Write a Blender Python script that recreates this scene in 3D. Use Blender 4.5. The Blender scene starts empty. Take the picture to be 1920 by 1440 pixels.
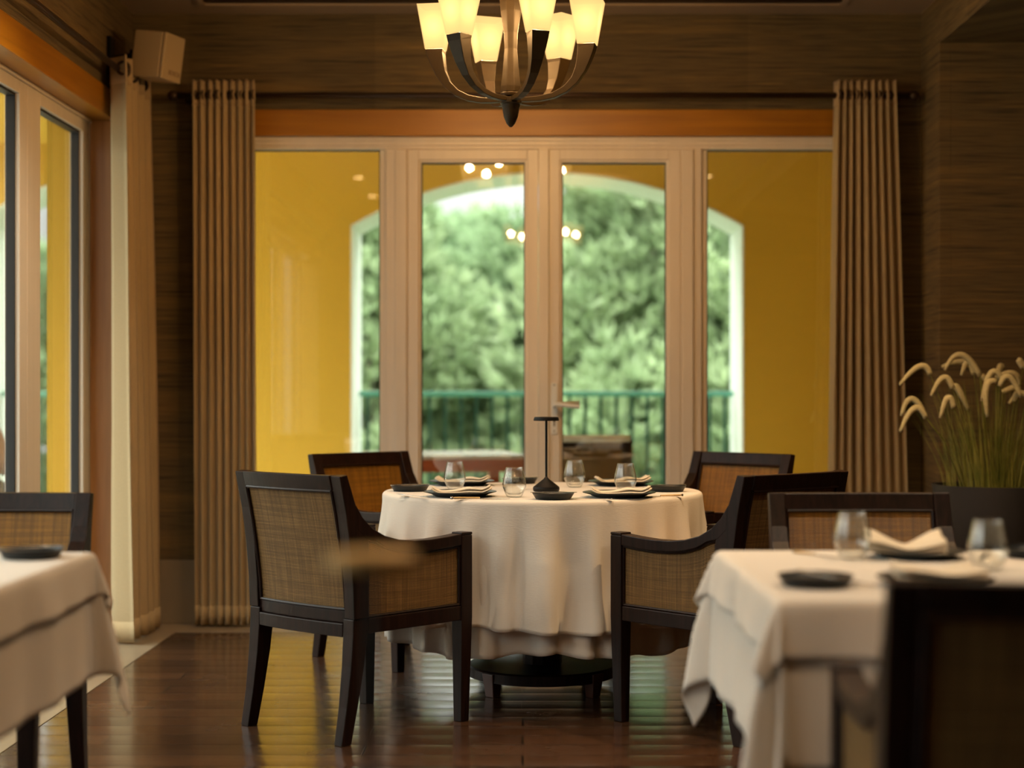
import bpy, bmesh, math, random
from mathutils import Vector, Matrix
from math import sin, cos, pi, radians, sqrt, atan2

scene = bpy.context.scene
COL = scene.collection
random.seed(7)

# ------------------------------------------------------------------ camera
CAMH, F = 1.13, 3074.0
cam_data = bpy.data.cameras.new('camera')
cam = bpy.data.objects.new('camera', cam_data)
COL.objects.link(cam)
cam.location = (0, 0, CAMH)
cam.rotation_euler = (radians(90), 0, 0)
cam_data.sensor_width = 36.0
cam_data.lens = F / 1920 * 36.0
cam_data.shift_x = -20 / 1920       # principal point (980, 735)
cam_data.shift_y = 15 / 1920
cam_data.clip_start = 0.05
cam_data.clip_end = 400
cam_data.dof.use_dof = True
cam_data.dof.focus_distance = 5.75
cam_data.dof.aperture_fstop = 1.5
scene.camera = cam

# ------------------------------------------------------------------ view, world, exposure
vs = scene.view_settings
vs.view_transform = 'Standard'
vs.look = 'None'
vs.gamma = 1
vs.use_curve_mapping = False
vs.exposure = 0.30
scene.cycles.use_denoising = True
scene.cycles.sample_clamp_indirect = 6
scene.cycles.max_bounces = 10
scene.cycles.transparent_max_bounces = 16
scene.cycles.caustics_reflective = False
scene.cycles.caustics_refractive = False

world = bpy.data.worlds.new('overcast_sky')
scene.world = world
world.use_nodes = True
wn = world.node_tree
wn.nodes.clear()
wo = wn.nodes.new('ShaderNodeOutputWorld')
bg = wn.nodes.new('ShaderNodeBackground')
tc = wn.nodes.new('ShaderNodeTexCoord')
sp = wn.nodes.new('ShaderNodeSeparateXYZ')
mr = wn.nodes.new('ShaderNodeMapRange')
mr.inputs['From Min'].default_value = 0.10
mr.inputs['From Max'].default_value = 0.75
mr.inputs['To Min'].default_value = 0.95
mr.inputs['To Max'].default_value = 9.0
wn.links.new(tc.outputs['Generated'], sp.inputs[0])
wn.links.new(sp.outputs['Z'], mr.inputs['Value'])
wn.links.new(mr.outputs[0], bg.inputs['Strength'])
bg.inputs['Color'].default_value = (0.96, 1.0, 0.94, 1)
wn.links.new(bg.outputs[0], wo.inputs[0])


# ------------------------------------------------------------------ helpers: objects
def link(o, parent=None, loc=None, rz=None):
    COL.objects.link(o)
    if parent is not None:
        o.parent = parent
    if loc is not None:
        o.location = loc
    if rz is not None:
        o.rotation_euler[2] = rz
    return o


def tag(o, label=None, cat=None, group=None, kind=None):
    if label:
        o['label'] = label
    if cat:
        o['category'] = cat
    if group:
        o['group'] = group
    if kind:
        o['kind'] = kind
    return o


def empty(name, loc=(0, 0, 0), rz=0, label=None, cat=None, group=None, kind=None):
    o = bpy.data.objects.new(name, None)
    link(o, None, loc, rz)
    o.empty_display_size = 0.1
    return tag(o, label, cat, group, kind)


def kids(o):
    return [c for c in bpy.data.objects if c.parent == o]


def dup(src, loc=None, rz=None, label=None, group=None, parent=None, children=None):
    ch = children or kids(src)
    c = src.copy()
    COL.objects.link(c)
    c.parent = parent
    if loc is not None:
        c.location = loc
    if rz is not None:
        c.rotation_euler = (0, 0, rz)
    if label:
        c['label'] = label
    if group:
        c['group'] = group
    for k in ch:
        d = k.copy()
        COL.objects.link(d)
        d.parent = c
        for g in kids(k):
            e = g.copy()
            COL.objects.link(e)
            e.parent = d
    return c


class MB:
    """collects geometry for ONE mesh object; uv in metres"""
    def __init__(s):
        s.v, s.f, s.m, s.uv = [], [], [], []

    def quad_faces(s, faces, mat=0, uvs=None):
        for i, f in enumerate(faces):
            s.f.append(f)
            s.m.append(mat)
            s.uv.append(uvs[i] if uvs else None)

    def box(s, x0, x1, y0, y1, z0, z1, mat=0, M=None):
        b = len(s.v)
        P = [(x0, y0, z0), (x1, y0, z0), (x1, y1, z0), (x0, y1, z0), (x0, y0, z1), (x1, y0, z1), (x1, y1, z1), (x0, y1, z1)]
        if M is not None:
            P = [tuple(M @ Vector(p)) for p in P]
        s.v += P
        s.quad_faces([[b, b + 3, b + 2, b + 1], [b + 4, b + 5, b + 6, b + 7], [b, b + 1, b + 5, b + 4],
                      [b + 1, b + 2, b + 6, b + 5], [b + 2, b + 3, b + 7, b + 6], [b + 3, b, b + 4, b + 7]], mat)
        return s

    def rings(s, rings, close_u=True, caps=True, mat=0):
        """rings: list of point lists, same length"""
        b = len(s.v)
        n = len(rings[0])
        for r in rings:
            s.v += [tuple(p) for p in r]
        fs = []
        for i in range(len(rings) - 1):
            for j in range(n if close_u else n - 1):
                k = (j + 1) % n
                fs.append([b + i * n + j, b + i * n + k, b + (i + 1) * n + k, b + (i + 1) * n + j])
        s.quad_faces(fs, mat)
        if caps:
            s.f.append([b + j for j in range(n)][::-1])
            s.m.append(mat); s.uv.append(None)
            e = b + (len(rings) - 1) * n
            s.f.append([e + j for j in range(n)])
            s.m.append(mat); s.uv.append(None)
        return s

    def lathe(s, prof, seg=32, cx=0, cy=0, mat=0, caps=True):
        R = [[(cx + r * cos(2 * pi * j / seg), cy + r * sin(2 * pi * j / seg), z) for j in range(seg)] for r, z in prof]
        return s.rings(R, True, caps, mat)

    def tube(s, pts, rad, seg=8, mat=0, caps=True):
        pts = [Vector(p) for p in pts]
        if not hasattr(rad, '__len__'):
            rad = [rad] * len(pts)
        R = []
        up = Vector((0, 0, 1))
        prev = None
        for i, p in enumerate(pts):
            t = (pts[min(i + 1, len(pts) - 1)] - pts[max(i - 1, 0)]).normalized()
            if prev is None:
                a = up if abs(t.z) < 0.9 else Vector((1, 0, 0))
                n = t.cross(a).normalized()
            else:
                n = (prev - t * prev.dot(t)).normalized()
            prev = n
            b2 = t.cross(n)
            R.append([p + (n * cos(2 * pi * j / seg) + b2 * sin(2 * pi * j / seg)) * rad[i] for j in range(seg)])
        return s.rings(R, True, caps, mat)

    def grid(s, fn, nu, nv, mat=0, uvf=None):
        b = len(s.v)
        for i in range(nv + 1):
            for j in range(nu + 1):
                s.v.append(tuple(fn(j / nu, i / nv)))
        w = nu + 1
        for i in range(nv):
            for j in range(nu):
                s.f.append([b + i * w + j, b + i * w + j + 1, b + (i + 1) * w + j + 1, b + (i + 1) * w + j])
                s.m.append(mat)
                if uvf:
                    s.uv.append([uvf(a / nu, c / nv) for a, c in ((j, i), (j + 1, i), (j + 1, i + 1), (j, i + 1))])
                else:
                    s.uv.append(None)
        return s

    def prism(s, poly, lo, hi, axis='x', mat=0):
        """poly of 2-D points extruded along an axis"""
        def mk(a, b2, c):
            return {'x': (c, a, b2), 'y': (a, c, b2), 'z': (a, b2, c)}[axis]
        return s.rings([[mk(a, b2, lo) for a, b2 in poly], [mk(a, b2, hi) for a, b2 in poly]], True, True, mat)

    def build(s, name, mats, parent=None, smooth=False, bevel=0, solid=0, sub=0, loc=None, rz=None, autosmooth=None):
        me = bpy.data.meshes.new(name)
        me.from_pydata(s.v, [], s.f)
        if not isinstance(mats, (list, tuple)):
            mats = [mats]
        for m in mats:
            me.materials.append(m)
        for p, mi in zip(me.polygons, s.m):
            p.material_index = mi
            p.use_smooth = smooth
        if any(u for u in s.uv):
            ul = me.uv_layers.new(name='UVMap')
            for p, u in zip(me.polygons, s.uv):
                if u:
                    for li, c in zip(p.loop_indices, u):
                        ul.data[li].uv = c
        bm = bmesh.new()
        bm.from_mesh(me)
        if solid != 'open':
            bmesh.ops.recalc_face_normals(bm, faces=bm.faces)
        bm.to_mesh(me)
        bm.free()
        if autosmooth:
            me.set_sharp_from_angle(angle=radians(autosmooth))
        me.update()
        o = bpy.data.objects.new(name, me)
        link(o, parent, loc, rz)
        if solid and solid != 'open':
            m = o.modifiers.new('thickness', 'SOLIDIFY')
            m.thickness = solid
            m.offset = 0
        if bevel:
            m = o.modifiers.new('bevel', 'BEVEL')
            m.width = bevel
            m.segments = 2
            m.limit_method = 'ANGLE'
            m.angle_limit = radians(40)
        if sub:
            m = o.modifiers.new('sub', 'SUBSURF')
            m.levels = sub
            m.render_levels = sub
        return o


def struct(o):
    o['kind'] = 'structure'
    return o


# ------------------------------------------------------------------ helpers: materials
MATS = {}


class NT:
    def __init__(s, name):
        s.mat = bpy.data.materials.new(name)
        s.mat.use_nodes = True
        s.t = s.mat.node_tree
        s.t.nodes.clear()
        s.out = s.t.nodes.new('ShaderNodeOutputMaterial')
        MATS[name] = s.mat

    def n(s, typ, **kw):
        nd = s.t.nodes.new('ShaderNode' + typ)
        for k, v in kw.items():
            if k.startswith('_'):
                setattr(nd, k[1:], v)
            else:
                k2 = int(k[1:]) if k[0] == 'i' and k[1:].isdigit() else k.replace('_', ' ')
                if hasattr(v, 'is_output') or isinstance(v, bpy.types.NodeSocket):
                    s.t.links.new(v, nd.inputs[k2])
                else:
                    nd.inputs[k2].default_value = v
        return nd

    def bsdf(s, **kw):
        b = s.n('BsdfPrincipled', **kw)
        s.t.links.new(b.outputs[0], s.out.inputs[0])
        return b

    def coords(s, kind='Object', scale=(1, 1, 1), rot=(0, 0, 0), loc=(0, 0, 0)):
        t = s.n('TexCoord')
        m = s.n('Mapping', Vector=t.outputs[kind])
        m.inputs['Scale'].default_value = scale
        m.inputs['Rotation'].default_value = rot
        m.inputs['Location'].default_value = loc
        return m.outputs[0]

    def ramp(s, fac, stops):
        r = s.n('ValToRGB', Fac=fac)
        e = r.color_ramp.elements
        while len(e) < len(stops):
            e.new(0.5)
        for el, (p, c) in zip(e, stops):
            el.position = p
            el.color = (*c, 1) if len(c) == 3 else c
        return r.outputs[0]

    def mix(s, a, b, fac, typ='MIX'):
        m = s.n('MixRGB', _blend_type=typ)
        for i, v in ((0, fac), (1, a), (2, b)):
            if isinstance(v, bpy.types.NodeSocket):
                s.t.links.new(v, m.inputs[i])
            else:
                m.inputs[i].default_value = v if i == 0 else (*v, 1)
        return m.outputs[0]

    def math(s, op, a, b=0.5):
        m = s.n('Math', _operation=op)
        for i, v in ((0, a), (1, b)):
            if isinstance(v, bpy.types.NodeSocket):
                s.t.links.new(v, m.inputs[i])
            else:
                m.inputs[i].default_value = v
        return m.outputs[0]

    def bump(s, h, strength=0.3, dist=0.01):
        return s.n('Bump', Height=h, Strength=strength, Distance=dist).outputs[0]


def simple(name, col, rough=0.5, metal=0, spec=0.5, noise=0, nscale=8, coat=0):
    t = NT(name)
    c = (*col, 1)
    if noise:
        nz = t.n('TexNoise', Vector=t.coords(), Scale=nscale, Detail=5.0)
        c = t.mix(tuple(x * (1 - noise) for x in col), tuple(min(1, x * (1 + noise)) for x in col), nz.outputs[0])
    t.bsdf(Base_Color=c, Roughness=rough, Metallic=metal, Specular_IOR_Level=spec, Coat_Weight=coat)
    return t.mat


def wood(name, c1, c2, rough, axis=0, scale=3.0, coat=0.0, fine=1.0, spec=0.5):
    t = NT(name)
    sc = [22.0 * fine, 22.0 * fine, 22.0 * fine]
    sc[axis] = 1.2 * fine
    nz = t.n('TexNoise', Vector=t.coords(scale=sc), Scale=scale, Detail=6.0, Distortion=0.6)
    c = t.ramp(nz.outputs[0], [(0.3, c1), (0.7, c2)])
    t.bsdf(Base_Color=c, Roughness=rough, Coat_Weight=coat, Coat_Roughness=0.15, Specular_IOR_Level=spec,
           Normal=t.bump(nz.outputs[0], 0.12, 0.004))
    return t.mat


def wallpaper(name, base, gold, dark, seam_axis='x'):
    """woven grasscloth: fine horizontal fibres with vertical sheet seams"""
    t = NT(name)
    tcx = t.n('TexCoord')
    s = t.n('SeparateXYZ', Vector=tcx.outputs['Object'])
    along = t.math('ADD', s.outputs['X'], s.outputs['Y'])
    v1 = t.n('CombineXYZ', X=t.math('MULTIPLY', along, 2.2), Z=t.math('MULTIPLY', s.outputs['Z'], 75.0))
    v2 = t.n('CombineXYZ', X=t.math('MULTIPLY', along, 6.0), Z=t.math('MULTIPLY', s.outputs['Z'], 260.0))
    v3 = t.n('CombineXYZ', X=t.math('MULTIPLY', along, 0.9), Z=t.math('MULTIPLY', s.outputs['Z'], 14.0))
    n1 = t.n('TexNoise', Vector=v1.outputs[0], Scale=1.0, Detail=4.0)
    n2 = t.n('TexNoise', Vector=v2.outputs[0], Scale=1.0, Detail=2.0)
    n3 = t.n('TexNoise', Vector=v3.outputs[0], Scale=1.0, Detail=2.0)
    sheet = t.math('MULTIPLY', t.math('FLOOR', t.math('DIVIDE', along, 0.91)), 12.7)
    wnz = t.n('TexWhiteNoise', _noise_dimensions='1D', W=sheet)
    c = t.ramp(n1.outputs[0], [(0.30, dark), (0.47, base), (0.62, base), (0.75, gold)])
    c = t.mix(c, dark, t.ramp(n2.outputs[0], [(0.45, (0, 0, 0)), (0.75, (0.7, 0.7, 0.7))]))
    c = t.mix(c, gold, t.ramp(n3.outputs[0], [(0.5, (0, 0, 0)), (0.75, (0.35, 0.35, 0.35))]))
    k = t.math('ADD', 0.9, t.math('MULTIPLY', wnz.outputs[0], 0.2))
    cc = t.n('MixRGB', _blend_type='MULTIPLY')
    cc.inputs[0].default_value = 1
    t.t.links.new(c, cc.inputs[1])
    kk = t.n('CombineXYZ', X=k, Y=k, Z=k)
    t.t.links.new(kk.outputs[0], cc.inputs[2])
    h = t.math('ADD', n1.outputs[0], n2.outputs[0])
    t.bsdf(Base_Color=cc.outputs[0], Roughness=0.75, Specular_IOR_Level=0.25, Normal=t.bump(h, 0.35, 0.003))
    return t.mat


def cane(name, light, dark, gloss=0.35, spec=0.5):
    """woven rattan: fine over-under cells about 5 mm wide, uv in metres"""
    t = NT(name)
    tcx = t.n('TexCoord')
    s = t.n('SeparateXYZ', Vector=tcx.outputs['UV'])
    wob = t.n('TexNoise', Vector=tcx.outputs['UV'], Scale=25.0, Detail=2.0)
    w2 = t.math('MULTIPLY', wob.outputs[0], 0.9)
    u = t.math('ADD', t.math('MULTIPLY', s.outputs['X'], 2 * pi / 0.0062), w2)
    v = t.math('ADD', t.math('MULTIPLY', s.outputs['Y'], 2 * pi / 0.0050), w2)
    su = t.math('MULTIPLY', t.math('ADD', t.math('SINE', u), 1.0), 0.5)
    sv = t.math('MULTIPLY', t.math('ADD', t.math('SINE', v), 1.0), 0.5)
    h = t.math('MAXIMUM', t.math('MULTIPLY', su, 0.85), sv)
    streak = t.n('TexNoise', Vector=t.n('CombineXYZ', X=t.math('MULTIPLY', s.outputs['X'], 3.0), Y=t.math('MULTIPLY', s.outputs['Y'], 160.0)).outputs[0], Scale=1.0, Detail=3.0)
    streak2 = t.n('TexNoise', Vector=t.n('CombineXYZ', X=t.math('MULTIPLY', s.outputs['X'], 120.0), Y=t.math('MULTIPLY', s.outputs['Y'], 4.0)).outputs[0], Scale=1.0, Detail=2.0)
    st = t.math('MULTIPLY', streak.outputs[0], streak2.outputs[0])
    base = t.ramp(st, [(0.14, tuple(x * 0.45 for x in light)), (0.40, light)])
    c = t.mix(dark, base, t.ramp(h, [(0.35, (0, 0, 0)), (0.75, (1, 1, 1))]))
    t.bsdf(Base_Color=c, Roughness=gloss, Specular_IOR_Level=spec, Normal=t.bump(h, 0.6, 0.002))
    return t.mat


def cloth(name, col, weave=900.0, rough=0.85, trans=0.0, slub=0.06):
    t = NT(name)
    nz = t.n('TexNoise', Vector=t.coords(scale=(1, 1, 6)), Scale=60.0, Detail=4.0)
    nb = t.n('TexNoise', Vector=t.coords(), Scale=5.0, Detail=3.0)
    c = t.mix(tuple(x * (1 - slub) for x in col), col, nz.outputs[0])
    b = t.n('BsdfPrincipled', Base_Color=c, Roughness=rough, Specular_IOR_Level=0.2, Sheen_Weight=0.15,
            Normal=t.bump(t.math('ADD', nz.outputs[0], t.math('MULTIPLY', nb.outputs[0], 2.0)), 0.18, 0.004))
    if trans:
        tr = t.n('BsdfTranslucent', Color=(*col, 1))
        m = t.n('MixShader', i0=trans, i1=b.outputs[0], i2=tr.outputs[0])
        t.t.links.new(m.outputs[0], t.out.inputs[0])
    else:
        t.t.links.new(b.outputs[0], t.out.inputs[0])
    return t.mat


def window_glass(name, ior=1.6, tint=(0.975, 0.985, 0.975)):
    t = NT(name)
    ge = t.n('NewGeometry')
    dp = t.n('VectorMath', _operation='DOT_PRODUCT')
    t.t.links.new(ge.outputs['Normal'], dp.inputs[0])
    t.t.links.new(ge.outputs['Incoming'], dp.inputs[1])
    c = t.math('ABSOLUTE', dp.outputs['Value'])
    f0 = ((ior - 1) / (ior + 1)) ** 2
    frs = t.math('ADD', f0, t.math('MULTIPLY', t.math('POWER', t.math('SUBTRACT', 1.0, c), 5.0), 1 - f0))
    tr = t.n('BsdfTransparent', Color=(*tint, 1))
    gl = t.n('BsdfGlossy', Color=(1, 1, 1, 1), Roughness=0.0)
    m = t.n('MixShader', i0=frs, i1=tr.outputs[0], i2=gl.outputs[0])
    t.t.links.new(m.outputs[0], t.out.inputs[0])
    return t.mat


M_DARK = wood('dark_stained_wood', (0.007, 0.003, 0.002), (0.021, 0.0085, 0.0055), 0.40, axis=2, coat=0.0, spec=0.22)
M_CANE = cane('woven_cane_outer', (0.31, 0.18, 0.062), (0.038, 0.016, 0.006), 0.6, 0.2)
M_CANE_IN = cane('woven_cane_glossy', (0.42, 0.20, 0.022), (0.055, 0.02, 0.004), 0.34, 0.4)
M_SEAT = simple('tan_leather', (0.36, 0.20, 0.06), 0.5, noise=0.12, nscale=20)
M_CLOTH = cloth('white_table_linen', (0.80, 0.74, 0.66), trans=0.12)
M_NAPKIN = cloth('cream_napkin_linen', (0.82, 0.72, 0.56), trans=0.1)
M_CURT = cloth('beige_curtain_linen', (0.56, 0.43, 0.245), trans=0.12, slub=0.2)
M_CURT_HEAD = cloth('beige_curtain_header', (0.50, 0.37, 0.21), trans=0.0, slub=0.2)
M_WALL = wallpaper('grasscloth_wallpaper', (0.150, 0.108, 0.050), (0.34, 0.21, 0.065), (0.045, 0.034, 0.024))
M_PINE = wood('orange_pine', (0.30, 0.115, 0.003), (0.45, 0.19, 0.006), 0.38, axis=0, scale=1.2, coat=0.2, fine=0.7)
M_PINE_Y = wood('orange_pine_along', (0.30, 0.115, 0.003), (0.45, 0.19, 0.006), 0.38, axis=1, scale=1.2, coat=0.2, fine=0.7)
M_PINE_V = wood('pine_jamb', (0.40, 0.17, 0.05), (0.56, 0.27, 0.09), 0.4, axis=2, scale=1.2, coat=0.2, fine=0.7)
M_FRAME = wood('painted_white_wood', (0.83, 0.75, 0.64), (0.88, 0.80, 0.69), 0.35, axis=2, scale=1.0)
M_GASKET = simple('black_gasket', (0.012, 0.012, 0.012), 0.5)
M_GLASS = window_glass('window_glass', 1.85)
M_CEIL = simple('ceiling_paint', (0.34, 0.25, 0.17), 0.8, noise=0.05)
M_BLACK = simple('matte_black_metal', (0.006, 0.006, 0.006), 0.45, spec=0.2)
M_BRONZE_TOP = simple('bronze_metal', (0.34, 0.21, 0.07), 0.5, metal=0.2, spec=0.3)
M_CHARCOAL = simple('charcoal_stoneware', (0.012, 0.015, 0.017), 0.40, spec=0.3, noise=0.2, nscale=60)
M_STEEL = simple('polished_steel', (0.75, 0.73, 0.70), 0.18, metal=1.0)
M_HANDLE = simple('pale_wood_handle', (0.50, 0.33, 0.13), 0.4)
M_IRON = simple('bronze_iron', (0.026, 0.016, 0.005), 0.42, metal=0.2, spec=0.3, noise=0.3, nscale=30)
M_ROD = simple('dark_bronze_rod', (0.045, 0.025, 0.014), 0.4, metal=0.5)
M_STONE = simple('beige_stone', (0.27, 0.22, 0.15), 0.35, noise=0.18, nscale=4)
M_TILE = simple('pale_porch_stone', (0.62, 0.62, 0.50), 0.6, noise=0.12, nscale=2)
M_YELLOW = simple('yellow_porch_plaster', (0.66, 0.405, 0.040), 0.85, noise=0.06, nscale=1.5)
M_WHITE_EXT = simple('white_arch_plaster', (0.80, 0.86, 0.78), 0.8)
M_GREENRAIL = simple('green_painted_iron', (0.012, 0.085, 0.062), 0.4)
M_SPEAKER = simple('cream_speaker_plastic', (0.46, 0.35, 0.20), 0.55)
M_SPEAKER_MARK = simple('speaker_lettering', (0.22, 0.15, 0.08), 0.5)
M_POT = simple('dark_grey_planter', (0.035, 0.034, 0.036), 0.55, noise=0.15, nscale=6)
M_SOIL = simple('soil', (0.03, 0.02, 0.012), 0.9)
M_REDWOOD = wood('red_outdoor_wood', (0.28, 0.06, 0.02), (0.42, 0.10, 0.035), 0.3, axis=0)
M_TABLETOP = simple('reflection_pale_tabletop', (0.62, 0.58, 0.56), 0.25, noise=0.1)  # pale colour holds the reflection on a dark-red wooden top
M_PLAIN_WHITE = simple('plain_white', (0.85, 0.87, 0.85), 0.5)
M_GROUND = simple('green_ground', (0.06, 0.10, 0.03), 0.95, noise=0.4, nscale=0.6)

# floor boards, running left to right, 15 cm wide
t = NT('glossy_wood_floor')
co = t.coords()
br = t.n('TexBrick', Vector=co, Color1=(0.036, 0.0175, 0.0095, 1), Color2=(0.072, 0.034, 0.0165, 1), Mortar=(0.010, 0.004, 0.002, 1), Scale=1.0,
         Mortar_Size=0.0042, Mortar_Smooth=0.2, Bias=0.0, Brick_Width=1.35, Row_Height=0.15)
br.offset = 0.37
gr = t.n('TexNoise', Vector=t.coords(scale=(1.6, 34, 1)), Scale=2.0, Detail=6.0, Distortion=0.5)
base = t.mix(br.outputs['Color'], (0.03, 0.012, 0.006), t.ramp(gr.outputs[0], [(0.42, (0, 0, 0)), (0.8, (0.6, 0.6, 0.6))]))
sc1 = t.n('TexNoise', Vector=t.coords(scale=(1, 1, 1)), Scale=3.0, Detail=8.0)
vor = t.n('TexVoronoi', _feature='DISTANCE_TO_EDGE', Vector=t.coords(scale=(9, 22, 1), rot=(0, 0, 0.5)), Scale=1.0)
scr = t.ramp(vor.outputs['Distance'], [(0.0, (1, 1, 1)), (0.02, (0, 0, 0))])
scr_m = t.math('MULTIPLY', scr, t.ramp(sc1.outputs[0], [(0.5, (0, 0, 0)), (0.62, (1, 1, 1))]))
sep = t.n('SeparateXYZ', Vector=co)
board = t.math('ABSOLUTE', t.math('SINE', t.math('MULTIPLY', sep.outputs['Y'], pi / 0.15)))
cup = t.n('TexNoise', Vector=t.coords(scale=(1.2, 13, 1)), Scale=1.0, Detail=1.0)
hh = t.math('ADD', t.math('MULTIPLY', cup.outputs[0], 0.7), t.math('MULTIPLY', scr_m, -0.10))
hh = t.math('ADD', hh, t.math('MULTIPLY', br.outputs['Fac'], -1.6))
hh = t.math('ADD', hh, t.math('MULTIPLY', gr.outputs[0], 0.05))
hh = t.math('ADD', hh, t.math('MULTIPLY', t.math('POWER', board, 0.6), 1.0))
rg = t.math('ADD', t.math('MULTIPLY', sc1.outputs[0], 0.24), 0.12)
t.bsdf(Base_Color=base, Roughness=rg, Specular_IOR_Level=0.6, Coat_Weight=0.35, Coat_Roughness=0.12, Normal=t.bump(hh, 0.55, 0.004))
M_FLOOR = t.mat

# clear drinking glass
t = NT('clear_glass')
ge = t.n('NewGeometry')
dp = t.n('VectorMath', _operation='DOT_PRODUCT')
t.t.links.new(ge.outputs['Normal'], dp.inputs[0])
t.t.links.new(ge.outputs['Incoming'], dp.inputs[1])
cc = t.math('ABSOLUTE', dp.outputs['Value'])
ff = t.math('ADD', 0.06, t.math('MULTIPLY', t.math('POWER', t.math('SUBTRACT', 1.0, cc), 2.6), 0.85))
tr = t.n('BsdfTransparent', Color=t.ramp(cc, [(0.0, (0.45, 0.48, 0.46)), (0.5, (0.97, 0.98, 0.97))]))
gl = t.n('BsdfGlossy', Color=(1, 1, 1, 1), Roughness=0.02)
m = t.n('MixShader', i0=ff, i1=tr.outputs[0], i2=gl.outputs[0])
t.t.links.new(m.outputs[0], t.out.inputs[0])
M_DRINK = t.mat

# frosted lamp shade glass: lets the bulb through, glows warm
t = NT('frosted_shade_glass')
em = t.n('Emission', Color=(1.0, 0.60, 0.22, 1), Strength=0.95)
tl = t.n('BsdfTranslucent', Color=(0.0032, 0.0026, 0.0016, 1))
ad = t.n('AddShader', i0=em.outputs[0], i1=tl.outputs[0])
tr = t.n('BsdfTransparent', Color=(1.0, 0.92, 0.78, 1))
m = t.n('MixShader', i0=0.28, i1=ad.outputs[0], i2=tr.outputs[0])
t.t.links.new(m.outputs[0], t.out.inputs[0])
M_SHADE = t.mat

# foliage
def leaf_mat(name, c1, c2, scale=1.5, trans=0.5):
    t = NT(name)
    nz = t.n('TexNoise', Vector=t.coords(), Scale=scale, Detail=3.0)
    c = t.ramp(nz.outputs[0], [(0.35, c1), (0.65, c2)])
    b = t.n('BsdfPrincipled', Base_Color=c, Roughness=0.6)
    tl = t.n('BsdfTranslucent', Color=c)
    m = t.n('MixShader', i0=trans, i1=b.outputs[0], i2=tl.outputs[0])
    t.t.links.new(m.outputs[0], t.out.inputs[0])
    return t.mat


M_LEAF = leaf_mat('pine_foliage', (0.24, 0.34, 0.17), (0.47, 0.58, 0.34), 1.1)
M_LEAF2 = leaf_mat('pine_foliage_deep', (0.19, 0.29, 0.15), (0.38, 0.50, 0.29), 1.1)
M_BARK = simple('bark', (0.10, 0.075, 0.055), 0.9)
M_GRASS = leaf_mat('grass_blades', (0.14, 0.18, 0.03), (0.38, 0.36, 0.08), 9.0, 0.2)
M_PLUME = simple('cream_plume', (0.60, 0.53, 0.30), 0.9, noise=0.2, nscale=60)


# ================================================================== SETTING
XL, XR, YB, ZC = -1.90, 1.943, 8.0, 2.974
GX = lambda px: (px - 980) / 381.9          # metric positions in the glazing plane (8.05 m away)
GZ = lambda py: CAMH - (py - 735) / 381.9
OX0, OX1 = GX(452), GX(1602)                # opening in the rear wall
HEADZ = 2.379
BEAMZ = 2.508

struct(MB().box(-1.63, 5.0, -3.5, 7.70, -0.06, 0.0).build('floor', M_FLOOR))
b = MB()
b.box(-2.15, -1.632, -3.5, 8.35, -0.06, 0.002)
b.box(-1.632, 5.0, 7.702, 8.35, -0.06, 0.002)
struct(b.build('trim_1', M_STONE))
struct(MB().box(-2.15, 5.0, -3.5, 8.05, ZC, ZC + 0.1).build('ceiling', M_CEIL))
# rear wall around the glazed opening
b = MB()
b.box(-2.079, OX0, YB, YB + 0.3, 0, ZC)
b.box(OX1, 2.1, YB, YB + 0.3, 0, ZC)
b.box(OX0, OX1, YB, YB + 0.3, BEAMZ, ZC)
struct(b.build('wall_back', M_WALL))
# stone skirting
b = MB()
b.box(XL, OX0, YB - 0.018, YB - 0.001, 0.002, 0.31)
b.box(OX1, XR, YB - 0.018, YB - 0.001, 0.002, 0.31)
struct(b.build('baseboard_back', M_STONE, bevel=0.003))
struct(MB().box(OX0, OX1, YB - 0.012, YB + 0.16, HEADZ, BEAMZ - 0.001).build('trim_2', M_PINE, bevel=0.003))
# left wall
LY0, LY1 = 0.9, 7.6
b = MB()
b.box(-2.079, XL, LY1, YB, 0, ZC)
b.box(-2.15, XL, -3.5, LY0, 0, ZC)
b.box(-2.15, XL, LY0, LY1, BEAMZ + 0.01, ZC)
struct(b.build('wall_left', M_WALL))
struct(MB().box(-2.03, XL + 0.012, LY0, LY1, 2.386, BEAMZ + 0.009).build('trim_3', M_PINE_Y, bevel=0.003))
struct(MB().box(-2.0, XL + 0.006, LY1 - 0.02, LY1 - 0.001, 0.003, 2.385).build('trim_4', M_PINE_V, bevel=0.002))
# right: return wall, alcove wall, header beam, alcove ceiling
struct(MB().box(XR, XR + 0.05, 7.64, YB - 0.001, 0, ZC).build('wall_right', M_WALL))
struct(MB().box(XR + 0.051, 5.0, 7.64, 7.70, 0, ZC).build('wall_alcove', M_WALL))
struct(MB().box(XR, XR + 0.06, -3.5, 7.639, 2.758, ZC - 0.001).build('wall_header', M_WALL))
struct(MB().box(XR + 0.061, 5.0, -3.5, 7.639, 2.758, 2.80).build('ceiling_alcove', M_WALL))
struct(MB().box(4.95, 5.0, -3.5, 7.64, 0, ZC).build('wall_far_right', M_WALL))
struct(MB().box(-2.15, 5.0, -3.56, -3.5, 0, ZC).build('wall_front', M_WALL))
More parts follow.
